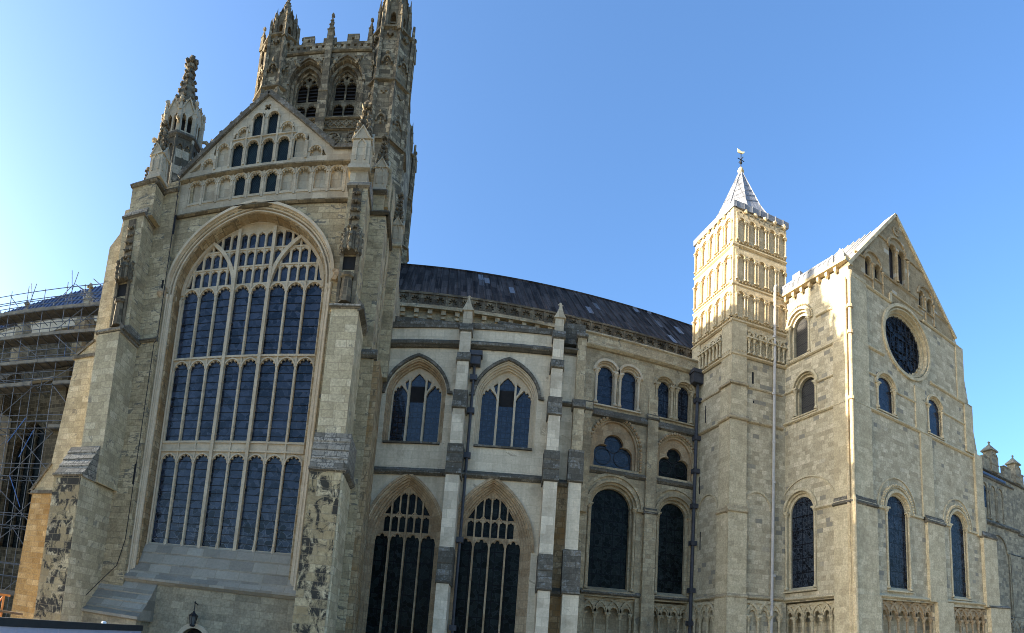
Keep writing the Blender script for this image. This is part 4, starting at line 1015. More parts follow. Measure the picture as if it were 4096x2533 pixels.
# ------------------------------------------------------------------ choir: aisle wall, clerestory and long lead roof
def choir():
    T = thing('choir', 'long choir range with dark lead roof and carved parapet between the two transepts', 'church range', (8, 44, GZ))
    f = S(31.3)
    bays = [(11.2, 1), (15.5, 0)]
    holes = []
    for c, big in bays:
        a = 1.62 if big else 1.32
        holes.append(arch(c, a, 5.35, 10.55 if big else 10.6, a, rnd=True, n=9))
        holes.append(arch(c, 1.6 if big else 1.35, 13.1, 14.3, 2.0 if big else 1.7, rnd=True, n=9))
    for c in (10.38, 11.99, 14.5, 16.0): holes.append(arch(c, .76 if c < 13 else .70, 16.95, 19.3, .8, rnd=True, n=7))
    rec = [rect(9.65, 12.95, GZ, 4.95), rect(14.1, 16.85, GZ, 4.95)]
    mb = MB()
    mb.plate(f, rect(8.0, 17.6, GZ, 21.2), holes + rec, -.9, 0)
    mb.plate(f, rect(8.0, 17.6, GZ, 5.2), (), -1.2, -.75)
    mb.box(f, 6, 17.6, 5.0, 21.1, -6.5, -.92)
    wall = mb.build('aisle_wall', ST_CHOIR, T)
    # pilaster between bays and at the left jamb
    k = MB(); k.box(f, 13.25, 14.12, GZ, 5.2, -.5, .34); k.box(f, 13.28, 14.1, 5.1, 10.65, -.1, .28); k.box(f, 13.32, 14.05, 10.5, 17.0, -.1, .2); k.box(f, 13.36, 14.0, 16.9, 18.4, -.1, .14)
    k.box(f, 8.7, 9.5, 10, 17.0, -.1, .25); k.box(f, 8.9, 9.45, 16.5, 18.6, -.1, .2)
    pl_ = build_each(k, 'pilaster', ST_CHOIR, T)
    k = MB(); weather(k, f, 13.25, 14.12, 10.55, 10.8, .2, .28, .07); weather(k, f, 13.32, 14.05, 16.85, 17.1, .14, .2, .1); weather(k, f, 8.7, 9.5, 16.6, 17.1, .2, .25, .1)
    for a, b in ((9.4, 13.3), (14.05, 17.2)):
        k.string(f, a, b, 5.2, .3, .2); k.prof(f, a, b, [(-.4, 13.2), (.18, 12.85), (.2, 12.7), (0, 12.55), (-.4, 12.55)]); k.prof(f, a, b, [(-.4, 17.25), (.05, 16.75), (.22, 16.45), (.22, 16.3), (-.1, 16.2), (-.4, 16.2)])
    build_each(k, 'string_course', ST_CAP, T)
    k = MB(); k.string(f, 8.2, 17.4, 20.95, .45, .3); k.box(f, 8.2, 17.4, 21.05, 21.7, -.6, .1); k.string(f, 8.2, 17.4, 21.75, .3, .2); k.build('aisle_parapet', ST_CHOIR, T)
    # long round-headed aisle windows
    for c, big in bays:
        a = 1.28 if big else .95; od = [(.17, -.25), (.17, -.05)] if big else [(.17, -.25), (.2, -.05)]
        norman_window(T, f, c, a, 5.4, 10.55, ST_CHOIR, GL_DARK, od, .62, h=a)
        # outer relieving arch
        k = MB(); k.ribbon(f, head(c, a + .52 + (.18 if big else .3), 10.55 + .1, a + .6 + (.1 if big else .2), rnd=True, n=10), .2, -.02, .1)
        for s_ in (-1, 1): k.box(f, c + s_ * (a + .55) - .22, c + s_ * (a + .55) + .22, 10.45, 10.62, -.1, .22)
        build_each(k, 'relieving_arch', ST_CHOIR, T)
        # trefoil window above
        k = MB(); A = 1.6 if big else 1.35; H = 2.0 if big else 1.7; r = .70 if big else .60; cz = 13.2
        tre = [(c - r * 1.85, cz), (c - r * 1.85, 14.0)]
        tre += [(c - r * 1.0 + r * .86 * cos(t), 14.05 + r * .86 * sin(t)) for t in [pi - i * pi / 2 / 5 * 1.25 for i in range(6)]]
        tre += [(c + r * .95 * cos(t), 14.72 + r * .95 * sin(t)) for t in [pi * 1.02 - i * pi * 1.04 / 8 for i in range(9)]]
        tre += [(c + r * 1.0 + r * .86 * cos(t), 14.05 + r * .86 * sin(t)) for t in [pi / 2 * 1.25 - i * pi / 2 / 5 * 1.25 for i in range(6)]]
        tre += [(c + r * 1.85, 14.0), (c + r * 1.85, cz)]
        k.plate(f, arch(c, A, 13.1, 14.3, H, rnd=True, n=9), [tre], -.6, -.28)
        k.plate(f, band(arch(c, A + .01, 13.1, 14.3, H + .01, rnd=True, n=9), arch(c, A - .14, 13.1, 14.3, H - .14, rnd=True, n=9)), (), -.3, -.1)
        for i in range(25):                                   # billet hood
            t = pi * i / 24; k.lump(f.p(c - (A + .14) * cos(t), 14.3 + (H + .14) * sin(t), .08), .12, 1, .1, i)
        for i in range(6):
            for s_ in (-1, 1): k.lump(f.p(c + s_ * (A + .14), 14.1 - .19 * i, .08), .11, 1, .1, i)
        w_ = k.build('trefoil_window', ST_BROWN, T)
        k = MB(); k.plate(f, arch(c, A - .02, 13.12, 14.3, H - .02, rnd=True, n=9), (), -.62, -.52); k.build('glass', GL_CHOIR if big else GL_DARK, w_)
        k = MB()
        for (dx, dz) in ((0, .55), (-.6, -.3), (.6, -.3)):
            k.ribbon(f, [(c + dx * r / .66 + .5 * r / .66 * cos(i * pi / 10), 14.35 + dz + .5 * r / .66 * sin(i * pi / 10) - .12) for i in range(21)], .05, -.53, -.49)
        build_each(k, 'leading', IRON, w_)
    # paired clerestory-like upper windows
    for c in (10.38, 11.99, 14.5, 16.0):
        a = .54 if c < 13 else .46
        norman_window(T, f, c, a, 17.15, 19.3, ST_DRESS if c < 13 else ST_CHOIR, GL_CHOIR if c < 13 else GL_NORM, [(.13, -.2), (.1, -.05)], .5)
    columns_arcade(T, f, 9.65, 12.95, 4, 3.95, .2, ST_CHOIR, -.45)
    columns_arcade(T, f, 14.1, 16.85, 4, 4.0, .2, ST_CHOIR, -.45)
    # high wall and corbel table
    fh = S(38.0)
    k = MB(); k.box(fh, -4.5, 24, 10, 25.6, -12, 0)
    hw = k.build('clerestory_wall', ST_CHOIR, T)
    k = MB()
    for i in range(26):
        u = -3.3 + i * 1.0; k.box(fh, u, u + .34, 25.25, 25.65, -.1, .3); k.box(fh, u, u + .34, 25.0, 25.27, -.1, .18)
    k.box(fh, -4.4, 24, 25.6, 25.85, -.3, .42); build_each(k, 'corbel', ST_CHOIR, hw)
    # carved parapet: roundels
    k = MB(); hl = []
    for i in range(29): hl.append(foil(-3.2 + i * .92, 26.28, .32, 8, 3))
    k.plate(fh, rect(-4.3, 23.8, 25.8, 26.75), hl, .1, .3); k.box(fh, -4.3, 23.8, 25.8, 26.7, -.1, .16); k.box(fh, -4.3, 23.8, 26.7, 26.86, -.1, .38)
    for i in range(29): k.box(fh, -3.2 + i * .92 + .4, -3.2 + i * .92 + .52, 25.9, 26.72, .2, .36)
    k.build('carved_parapet', ST_DARKC, T)
    k = MB()
    for c, r in ((.6, 1.5), (8.2, 1.5)):
        k.ribbon(fh, head(c, r, 23.4, 1.4, 1.2, 9), .25, -.05, .2)
    build_each(k, 'arch_mould', ST_CHOIR, hw)
    # the little aisle gable wall seen behind the chapel parapet
    k = MB(); k.box(S(31.6), -3.2, 3.4, 18.5, 20.7, -1, 0); k.box(S(31.6), 3.4, 9.0, 18.5, 21.1, -1, .1); ap_ = k.build('aisle_parapet', ST_CHAP, T)
    k = MB(); k.box(S(31.6), -3.3, 3.4, 20.7, 20.98, -1.1, .15); k.box(S(31.6), 3.3, 9.0, 21.1, 21.4, -1.1, .25); k.string(S(31.6), -3.2, 3.4, 20.0, .25, .2); k.string(S(31.6), 3.4, 9, 20.3, .25, .25); build_each(k, 'coping', ST_CAP, ap_)
    # roof
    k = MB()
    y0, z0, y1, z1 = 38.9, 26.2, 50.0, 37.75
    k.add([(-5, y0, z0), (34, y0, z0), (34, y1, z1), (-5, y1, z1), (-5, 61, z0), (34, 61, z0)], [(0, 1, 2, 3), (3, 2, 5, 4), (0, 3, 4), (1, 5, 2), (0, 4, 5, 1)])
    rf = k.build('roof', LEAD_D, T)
    k = MB(); nrm = Vector((0, -(z1 - z0), (y1 - y0))).normalized()
    for i in range(50):
        x = -4.6 + i * .78; k.bar(Vector((x, y0, z0)) + nrm * .02, Vector((x, y1, z1)) + nrm * .02, .045, 5)
    k.bar((-5, y1, z1 + .02), (34, y1, z1 + .02), .12, 8)
    k.build('roof_seam', LEAD_D, rf)
    # rainwater head and pipe in the corner
    k = MB(); k.bar((16.62, 30.95, GZ), (16.82, 30.95, 20.0), .12, 8)
    for z in (1.5, 3.5, 5.6, 8.7, 11.2, 13.6, 15.9, 18.6): k.box(S(31.0), 16.42 + z * .012, 16.86 + z * .012, z, z + .3, -.2, .22)
    k.box(S(31.1), 16.35, 17.2, 19.9, 20.7, -.2, .45); k.box(S(31.1), 16.28, 17.25, 20.6, 20.85, -.2, .52)
    k.build('downpipe', PIPE_D, T)
choir()

# ------------------------------------------------------------------ norman stair tower
TX, TY = 17.45, 27.55            # its near corner
def blind_stage(parent, fr, u0, u1, zb, zs, n, win, hw, dep=.16, pair=False, enrich=True):
    """a storey of round blind arches on shafts, one of them a window"""
    s = (u1 - u0) / n; mb = MB(); r = s / 2 - .13
    zt = zs + s * .5 + .28
    hl = []; cs = []
    for i in range(n):
        c = u0 + (i + .5) * s; cs.append(c)
        hl.append(arch(c, r, zb + .06, zs, r * 1.05, rnd=True, n=5))
    mb.plate(fr, rect(u0, u1, zb, zt), hl, -.05, dep)
    for c in cs: mb.ribbon(fr, head(c, r + .07, zs, r * 1.05 + .07, rnd=True, n=6), .1, 0, dep + .07)
    o = mb.build('blind_arcade', ST_TOWER, parent)
    for i in range(n + 1):
        u = min(max(u0 + i * s, u0 + .08), u1 - .08); k = MB()
        for e in ((-.1, .1) if 0 < i < n else (0,)):
            k.shaft(fr, u + e, dep + .02, zb + .06, zs + .03, .055, .24, .16, 7)
        k.box(fr, u - .2 if i else u - .05, u + .2 if i < n else u + .05, zs - .0, zs + .08, 0, dep + .15)
        k.build('column', ST_TOWER, o)
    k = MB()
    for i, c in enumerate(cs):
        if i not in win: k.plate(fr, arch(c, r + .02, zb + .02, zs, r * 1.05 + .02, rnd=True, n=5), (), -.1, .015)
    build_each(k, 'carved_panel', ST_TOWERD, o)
    for i in win:
        c = cs[i]; k = MB()
        if pair:
            for e in (-1, 1): k.plate(fr, arch(c + e * r * .5, r * .36, zb + .1, zs - .35, r * .36, rnd=True, n=4), (), -.1, .02)
        else: k.plate(fr, arch(c, r * .72, zb + .1, zs, r * .8, rnd=True, n=5), (), -.1, .02)
        build_each(k, 'belfry_opening', GL_NORM, o)
    return o
def stair_tower():
    T = thing('stair_tower', 'slender sunlit round-arched tower of rich arcades under a lead pyramid spire', 'tower', (19.6, 30.2, GZ))
    x0, x1, y0, y1 = TX, 21.35, TY, 31.95
    ud = Vector((4.45, -.62)).normalized(); f = Fr((x0 - ud.x * x0, y0 - ud.y * x0), ud)
    gd = Vector((.62, -5.35)).normalized(); g = Fr((x0 + gd.x * y0, y0 + gd.y * y0), gd)
    c0 = (x0, y0); c1 = tuple(f.p(x1, 0).xy); c3 = tuple(g.p(-y1, 0).xy); c2 = (c1[0] + c3[0] - x0, c1[1] + c3[1] - y0); PL = (c0, c1, c2, c3)
    grow = lambda e: [(c0[0] - e, c0[1] - e), (c1[0] + e, c1[1] - e), (c2[0] + e, c2[1] + e), (c3[0] - e, c3[1] + e)]
    mb = MB(); mb.add([(x, y, z) for z in (GZ, 31.15) for x, y in PL], [(0, 3, 2, 1), (4, 5, 6, 7), (0, 1, 5, 4), (1, 2, 6, 5), (2, 3, 7, 6), (3, 0, 4, 7)])
    mb.build('wall', ST_NORM, T)
    # clean upper stages in warmer stone
    mb = MB(); mb.plate(f, rect(x0 - .04, x1, 22.95, 31.2), (), -.1, .04); mb.plate(g, rect(-y1, -y0 + .0, 22.95, 31.2), (), -.1, .04); mb.plate(f, rect(x0 - .03, x1, 20.6, 23.0), (), -.1, .03); mb.plate(g, rect(-y1, -y0, 20.6, 23.0), (), -.1, .03)
    mb.build('upper_wall', ST_TOWER, T)
    # corner pilasters, wider below
    k = MB()
    for (za, zb, dd) in ((GZ, 5.25, .32), (5.25, 10.5, .27), (10.5, 16.4, .2), (16.4, 19.2, .16), (19.2, 23.0, .13)):
        k.box(f, x0 - dd, 18.35 + dd * .3, za, zb, -.1, dd); k.box(g, -28.5 - dd * .3, -27.6, za, zb, -.1, dd)
        k.box(g, -31.95, -31.1 + dd * .3, za, zb, -.1, dd)
    build_each(k, 'pilaster', ST_NORMD, T)
    k = MB()
    for z, h, p in ((5.2, .3, .2), (16.42, .3, .16), (18.7, .2, .1)):
        k.string(f, x0 - .45 * p, 21.1, z, h, p); k.string(g, -31.95, -y0 + .0, z, h, p)
        fa = Fr(f.o + f.n * .25, f.u); ga = Fr(g.o + g.n * .25, g.u)
        k.string(fa, x0 - .3, 18.5, z, h, p * .6); k.string(ga, -28.6, -27.3, z, h, p * .6)
    weather(k, f, x0 - .27, 18.42, 10.45, 10.75, .2, .27, .1); weather(k, g, -28.58, -27.6, 10.45, 10.75, .2, .27, .1)
    build_each(k, 'string_course', ST_CHOIR, T)
    # blind relieving arches low on both faces
    k = MB(); k.ribbon(f, head(19.25, .98, 10.7, 1.15, rnd=True, n=8), .12, -.02, .08); k.ribbon(g, head(-29.9, 1.1, 10.7, 1.25, rnd=True, n=8), .12, -.02, .08); build_each(k, 'relieving_arch', ST_NORMD, T)
    for z in (20.75, 23.05, 25.6, 28.45):
        k = MB(); big = z < 30
        k.string(f, x0 - .18, x1, z, .3 if big else .16, .2 if big else .1); k.string(g, -y1, -y0 + .0, z, .3 if big else .16, .2 if big else .1)
        if big:
            for i in range(16): k.lump(f.p(x0 + .1 + i * .24, z + .24, .1), .08, 1, .1, i)
            for i in range(18): k.lump(g.p(-y1 + .1 + i * .24, z + .24, .1), .08, 1, .1, i)
        k.build('billet_band', ST_TOWER, T)
    # lattice frieze with little columns
    columns_arcade(T, f, 18.45, 21.2, 6, 21.95, 20.9, ST_NORMD, .02, 'frieze_arcade', r=.06); columns_arcade(T, g, -31.0, -28.6, 6, 21.95, 20.9, ST_NORMD, .02, 'frieze_arcade', r=.06)
    k = MB()
    for i in range(17):
        for j in range(6):
            a = 18.5 + i * .18; k.ribbon(f, [(a, 20.92 + j * .17), (a + .18, 21.09 + j * .17)], .05, .03, .075); k.ribbon(f, [(a + .18, 20.92 + j * .17), (a, 21.09 + j * .17)], .05, .03, .075)
    k.build('lattice', ST_NORMD, T)
    k = MB(); k.box(f, 18.45, 21.6, 20.9, 22.0, -.05, .036); k.build('frieze_recess', ST_TOWERD, T)
    # three storeys of arcading
    for zb, zs, pair in ((23.3, 24.95, False), (25.85, 27.6, True), (28.7, 30.3, False)):
        blind_stage(T, f, x0 + .06, x1 - .02, zb, zs - .15, 5, (2,), 0, .14, pair)
        blind_stage(T, g, -y1 + .05, -y0 - .05, zb, zs - .1, 5, (2,), 0, .14, pair)
    k = MB()                                                   # roundels under the eaves
    for i in range(5):
        c = x0 + .4 + i * .78; k.ribbon(f, [(c + .22 * cos(t * pi / 7), 30.75 + .22 * sin(t * pi / 7)) for t in range(15)], .09, 0, .14)
    for i in range(5):
        c = -y1 + .45 + i * .86; k.ribbon(g, [(c + .22 * cos(t * pi / 7), 30.8 + .22 * sin(t * pi / 7)) for t in range(15)], .09, 0, .14)
    build_each(k, 'roundel', ST_TOWER, T)
    k = MB(); k.box(f, x0 - .12, x0 + .3, 23.3, 31.1, -.1, .1); k.box(g, -y0 - .3, -y0 + .0, 23.3, 31.1, -.1, .12)
    k.build('corner_strip', ST_TOWER, T)
    # eaves with corbels and the lead spire
    k = MB()
    for i in range(5): k.lump(f.p(x0 + .75 + i * .72, 31.0, .2), .17, 1, .25, i)
    for i in range(6): k.lump(g.p(-y1 + .6 + i * .58, 31.0, .2), .17, 1, .25, i)
    build_each(k, 'corbel', ST_TOWER, T)
    k = MB(); k.add([(x, y, z) for z in (31.15, 31.6) for x, y in grow(.16)], [(0, 3, 2, 1), (4, 5, 6, 7), (0, 1, 5, 4), (1, 2, 6, 5), (2, 3, 7, 6), (3, 0, 4, 7)])
    for i in range(7): k.box(f, x0 + i * .6, x0 + i * .6 + .06, 31.15, 31.61, .1, .2)
    k.build('eaves', LEAD_P, T)
    cx, cy = (c0[0] + c2[0]) / 2, (c0[1] + c2[1]) / 2
    k = MB(); base = grow(.12)
    vs = []
    for z, s_ in ((31.55, 1.0), (32.0, .80), (32.9, .60), (36.3, .045)):
        for i in range(4):
            ax, ay = base[i]; bx, by = base[(i + 1) % 4]
            for t in ((.0, .5) if z < 31.8 else (.27, .73)):
                vs.append((cx + (ax + (bx - ax) * t - cx) * s_, cy + (ay + (by - ay) * t - cy) * s_, z))
    fs = []
    for a in range(3): fs += [(a * 8 + i, a * 8 + (i + 1) % 8, a * 8 + 8 + (i + 1) % 8, a * 8 + 8 + i) for i in range(8)]
    fs += [tuple(range(24, 32))]
    k.add(vs, fs); sp = k.build('spire', LEAD_S, T)
    k = MB()
    for i in range(8):
        for a in range(1, 3): k.bar(vs[a * 8 + i], vs[(a + 1) * 8 + i], .05, 5)
        A0, A1, B0, B1 = Vector(vs[16 + i]), Vector(vs[16 + (i + 1) % 8]), Vector(vs[24 + i]), Vector(vs[24 + (i + 1) % 8])
        for j in range(6):                                     # herringbone laps
            t = j / 6.2; t2 = t + .13; k.bar(A0.lerp(B0, t), A1.lerp(B1, t2), .035, 4)
    k.build('spire_roll', LEAD_S, sp)
    k = MB(); k.lathe(cx, cy, [(36.2, .14), (36.4, .25), (36.6, .18), (36.75, .06)], 8); k.build('spire_cap', ST_TOWER, sp)
    k = MB(); k.bar((cx, cy, 36.68), (cx, cy, 37.98), .035, 6); k.bar((cx - .28, cy, 37.38), (cx + .28, cy, 37.38), .03, 5); k.bar((cx, cy - .28, 37.38), (cx, cy + .28, 37.38), .03, 5)
    k.lump((cx, cy, 37.13), .12, 1, .05, 1); wv = k.build('weathervane', IRON, sp)
    k = MB(); fr = Fr((cx, cy), (.96, -.28))
    k.plate(fr, [(u * .62, 37.9 + (z - 37.9) * .62) for u, z in [(-.42, 38.00), (-.2, 37.93), (.1, 37.90), (.3, 38.00), (.44, 38.18), (.36, 38.26), (.24, 38.16), (.0, 38.14), (-.2, 38.30), (-.46, 38.38)]], (), -.04, .04); k.build('weathercock', GOLD, wv)
    # slits and arcade at the foot
    k = MB()
    k.box(f, 18.82, 18.95, 19.0, 19.8, -.02, .012); k.box(g, -30.4, -30.3, 17.0, 18.2, -.02, .012); k.box(g, -30.9, -30.8, 12.2, 13.4, -.02, .012); k.box(g, -30.7, -30.6, 8.4, 9.6, -.02, .012); k.box(f, 18.9, 19.0, 17.7, 17.85, -.02, .012)
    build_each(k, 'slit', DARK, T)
    columns_arcade(T, f, 18.5, 20.9, 3, 4.0, .2, ST_NORMD, .03); columns_arcade(T, g, -31.0, -28.7, 3, 4.0, .2, ST_NORMD, .03)
    # cream rainwater pipe in the angle with the transept
    k = MB(); px, py_ = 20.3, 26.95
    k.tube([(px - .25, py_, GZ), (px - .05, py_, 11), (px + .05, py_, 21), (px + .05, py_, 26.2), (px + .25, py_ + .1, 26.55)], .10, 8)
    for z in (6.5, 12.5, 15.2, 18.5, 22.5): k.lathe(px, py_, [(z, .14), (z + .15, .14)], 8)
    k.build('downpipe', PIPE_L, T)
stair_tower()

# ------------------------------------------------------------------ east transept
WA, WB = (21.15, 27.8), (22.0, 21.65)
def east_transept():
    T = thing('east_transept', 'broad gabled pale transept with a round rose window and round-headed windows', 'transept', (28, 28, GZ))
    a = Fr(WA, (WB[0] - WA[0], WB[1] - WA[1])); L = 6.21     # west face, u from the inner angle to the corner
    b = S(21.65)
    XR = 34.6
    wl = [(2.1, .96, 5.75, 10.62), (2.6, .74, 16.95, 18.75), (2.1, .66, 20.95, 23.4)]
    mb = MB()
    holes = [arch(2.12, 1.32, 5.5, 10.6, 1.34, rnd=True), arch(2.62, 1.0, 16.85, 18.75, 1.05, rnd=True), arch(2.1, .98, 20.95, 23.35, 1.02, rnd=True), rect(.55, 5.05, GZ, 4.95)]
    mb.plate(a, rect(-.9, L - .02, GZ, 25.6), holes, -.8, 0)
    mb.plate(a, rect(-.9, L - .02, GZ, 5.2), (), -1.2, -.78)
    mb.build('west_wall', ST_NORM, T)
    south_low = [(26.02, 1.2, 5.5, 10.55), (32.85, 1.2, 5.35, 10.6)]
    south_mid = [(25.25, .95, 16.95, 18.6), (30.55, .95, 16.95, 18.95)]
    holes = [arch(c, w_, zb, zs, w_ * 1.05, rnd=True) for c, w_, zb, zs in south_low + south_mid] + [disc(27.6, 22.75, 2.42, 36), rect(24.35, 29.5, GZ, 4.9), rect(31.3, 36.2, GZ, 4.8)]
    mb = MB()
    mb.plate(b, [(22.0, GZ), (38.2, GZ), (38.2, 5.0), (37.2, 10.7), (36.2, 17), (35.2, 21), (34.2, 25.3), (22.0, 24.9)], holes, -.9, 0)
    mb.plate(b, rect(22.4, 38.0, GZ, 5.2), (), -1.2, -.78)
    mb.add([(22.6, 22.9, GZ), (36, 22.9, GZ), (36, 44, GZ), (22.6, 44, GZ), (22.6, 22.9, 25), (34, 22.9, 25), (34, 44, 25), (22.6, 44, 25)], [(0, 3, 2, 1), (4, 5, 6, 7), (0, 1, 5, 4), (1, 2, 6, 5), (2, 3, 7, 6), (3, 0, 4, 7)])
    mb.build('south_wall', ST_NORM, T)
    # gable
    g = MB(); holes = []
    trip = [(26.33, .34, 26.75, 29.1), (27.3, .34, 26.9, 29.15)]; left = [(23.8, .24, 25.75, 26.85), (24.72, .24, 25.95, 26.75)]; right = [(29.42, .24, 26.35, 27.35), (30.42, .24, 26.3, 27.2)]
    wins = [arch(c, w_, zb, zs, w_, rnd=True, n=5) for c, w_, zb, zs in trip + left + right]
    go = [(22.05, 24.95), (33.95, 25.45), (33.55, 26.0), (26.75, 31.9), (22.0, 25.55)]
    g.plate(b, go, wins, -.5, .0)
    gp = g.build('gable', ST_GABLE2, T)
    g = MB(); g.plate(b, [(22.6, 25.2), (33, 25.6), (26.8, 31)], (), -.48, -.28); g.build('gable_glass', GL_SQ, gp)
    g = MB()
    for c, w_, zb, zs in trip + left + right:
        g.ribbon(b, head(c, w_ + .1, zs, w_ + .1, rnd=True, n=6), .14, -.02, .09); g.prof(b, c - w_ - .12, c + w_ + .12, [(-.2, zb + .05), (.1, zb - .05), (.1, zb - .13), (-.2, zb - .15)])
    for c, r, z in ((26.82, 1.0, 29.2), (24.26, .85, 26.85), (29.92, .9, 27.3)): g.ribbon(b, head(c, r, z, r * .95, rnd=True, n=9), .14, -.02, .13)
    for u, z0, z1 in ((26.81, 26.9, 29.2), (24.26, 25.0, 26.85), (25.25, 25.0, 26.7), (29.92, 25.4, 27.3), (30.95, 25.5, 27.2), (28.0, 26.8, 29.1)): g.shaft(b, u, .02, z0, z1, .075, .26, .16, 8)
    g.string(b, 24.9, 25.95, 29.4, .16, .1); g.string(b, 27.9, 29.6, 29.3, .16, .1); g.string(b, 22.6, 23.4, 26.9, .16, .1); g.string(b, 25.2, 29.0, 26.7, .16, .12); g.string(b, 31.0, 32.9, 27.1 - .4, .16, .1)
    g.ribbon(b, [(26.78 + .3 * cos(t * pi / 8), 30.75 + .3 * sin(t * pi / 8)) for t in range(17)], .12, -.02, .09)
    for t in range(8): g.plate(b, foil(26.78 + .16 * cos(t * pi / 4), 30.75 + .16 * sin(t * pi / 4), .09, 3, 3), (), -.01, .07)
    g.build('gable_moulding', ST_GABLE2, gp)
    g = MB(); g.ribbon(b, [(21.95, 25.6), (26.75, 32.02)], .2, -.9, .14); g.ribbon(b, [(26.75, 32.02), (33.75, 25.9)], .2, -.9, .14); build_each(g, 'coping', ST_NORMD, gp)
    # string courses, both faces
    k = MB()
    for z, h, p in ((5.15, .26, .2), (16.72, .28, .16), (20.85, .24, .15)):
        k.string(a, -.5, L - .0, z, h, p); k.string(b, 21.98 - p * .3, {5.15: 38.3, 16.72: 36.5, 20.85: 25.1}[z] if z < 20 else 25.1, z, h, p)
    k.string(b, 30.1, 35.4, 20.85, .24, .15)
    k.string(b, 22.0, 25.9, 25.0, .26, .15); k.string(b, 29.5, 34.3, 25.35, .26, .15); k.box(b, 25.8, 26.02, 24.9, 25.6, 0, .13); k.string(b, 26.0, 29.5, 25.55 + .2, .16, .1)
    k.string(a, 3.6, 4.95, 23.25, .2, .12); k.string(a, .0, 1.1, 23.3, .2, .12); k.string(a, .1, 1.5, 18.85, .18, .11); k.string(a, 3.65, 4.95, 18.75, .2, .11); k.string(b, 23.2, 24.3, 19.1, .2, .1); k.string(b, 26.2, 28.3, 18.7, .2, .1); k.string(b, 31.5, 34.8, 19.1, .2, .1); k.string(b, 28.9, 29.6, 19.1, .2, .1)
    k.string(a, 3.45, 5.0, 10.6, .26, .14); k.string(a, -.2, .8, 10.8, .2, .12)
    build_each(k, 'string_course', ST_NORMD, T)
    # corner and wall pilasters
    k = MB()
    for (za, zb, dd) in ((GZ, 5.1, .3), (5.1, 10.6, .26), (10.6, 16.6, .17), (16.6, 20.8, .14), (20.8, 25.2, .12)):
        k.box(a, 5.05 - dd * .3, L + dd * .9, za, zb, -.3, dd); k.box(b, 21.95, 23.2 + dd * 2.4, za, zb, -.3, dd)
        k.box(a, -.7, .2 + dd, za, zb, -.1, dd * .8) if za < 10 else None
    for (za, zb, dd, ua, ub) in ((GZ, 5.0, .3, 29.55, 31.4), (5.0, 10.6, .24, 28.85, 30.75), (10.5, 16.6, .12, 28.6, 29.9), (16.6, 19.9, .1, 28.2, 29.3)): k.box(b, ua, ub, za, zb, -.3, dd)
    for (za, zb, dd, ua, ub) in ((GZ, 4.9, .36, 36.3, 39.4), (4.9, 10.5, .3, 35.9, 37.9), (10.4, 17.0, .2, 35.4, 36.5), (16.9, 20.9, .15, 34.4, 35.5), (20.8, 25.4, .1, 33.6, 34.6)): k.box(b, ua, ub, za, zb, -3.5, dd)
    build_each(k, 'pilaster', ST_NORMD, T)
    k = MB()
    weather(k, a, 5.0, L + .2, 10.5, 10.85, .17, .28, .1); weather(k, b, 21.9, 23.8, 10.5, 10.85, .17, .28, .1); weather(k, b, 28.8, 30.8, 10.5, 10.85, .12, .26, .1); weather(k, b, 35.9, 37.95, 10.5, 10.85, .2, .32, .1); weather(k, a, -.7, .4, 10.7, 10.95, .1, .2, .08)
    k.string(S(21.4), 36.2, 39.45, 4.95, .24, .2)
    build_each(k, 'weathering', ST_CAP, T)
    # round shafts up the corner
    k = MB(); p = (21.86, 21.42)
    k.lathe(p[0] - .02, p[1], [(GZ, .17), (10.6, .17), (10.7, .13), (20.9, .12), (24.4, .11), (24.7, .2), (24.9, .24)], 10)
    k.lathe(p[0] - .12, p[1] + .28, [(GZ, .12), (20.9, .1), (24.6, .1)], 8)
    for z in (16.7, 20.9, 22.6): k.lathe(p[0] - .02, p[1], [(z - .1, .2), (z + .1, .2)], 10)
    build_each(k, 'corner_shaft', ST_TOWER, T)
    # eaves: corbels, lead parapet, stone stop
    k = MB()
    for i in range(9): k.box(a, -.5 + i * .72, -.5 + i * .72 + .2, 25.45, 25.75, -.1, .28); k.lump(a.p(-.4 + i * .72, 25.42, .18), .12, 1, .2, i)
    k.box(a, -.9, L + .1, 25.7, 25.9, -.4, .4); build_each(k, 'corbel', ST_TOWER, T)
    k = MB()
    k.box(a, -.8, 5.3, 25.9, 26.5, .2, .34)
    for i in range(14): c = -.5 + i * .43; k.ribbon(a, [(c - .17, 25.95), (c - .17, 26.2)] + head(c, .17, 26.2, .18, rnd=True, n=4) + [(c + .17, 26.2), (c + .17, 25.95)], .03, .33, .37)
    k.box(a, 1.4, 2.1, 26.7, 27.3, -.8, -.1)
    k.build('lead_parapet', LEAD_P, T)
    k = MB(); k.plate(a, [(5.5, 25.8), (6.15, 25.8), (6.15, 26.25), (5.85, 26.7), (5.5, 26.3)], (), -.5, .35); build_each(k, 'kneeler', ST_NORMD, T)
    # roof
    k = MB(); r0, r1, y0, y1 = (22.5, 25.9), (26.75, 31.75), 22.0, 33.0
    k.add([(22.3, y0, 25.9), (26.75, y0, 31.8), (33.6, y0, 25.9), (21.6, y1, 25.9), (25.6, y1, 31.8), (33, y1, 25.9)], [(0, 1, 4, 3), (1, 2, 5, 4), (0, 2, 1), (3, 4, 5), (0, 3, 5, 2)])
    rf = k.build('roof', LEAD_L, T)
    k = MB()
    for i in range(21):
        t = (i + .3) / 21; p0 = Vector((22.3, y0, 25.9)).lerp(Vector((21.6, y1, 25.9)), t); p1 = Vector((26.75, y0, 31.8)).lerp(Vector((25.6, y1, 31.8)), t); k.bar(p0 + Vector((-.03, 0, .03)), p1 + Vector((-.03, 0, .03)), .045, 5)
    k.build('roof_seam', LEAD_L, rf)
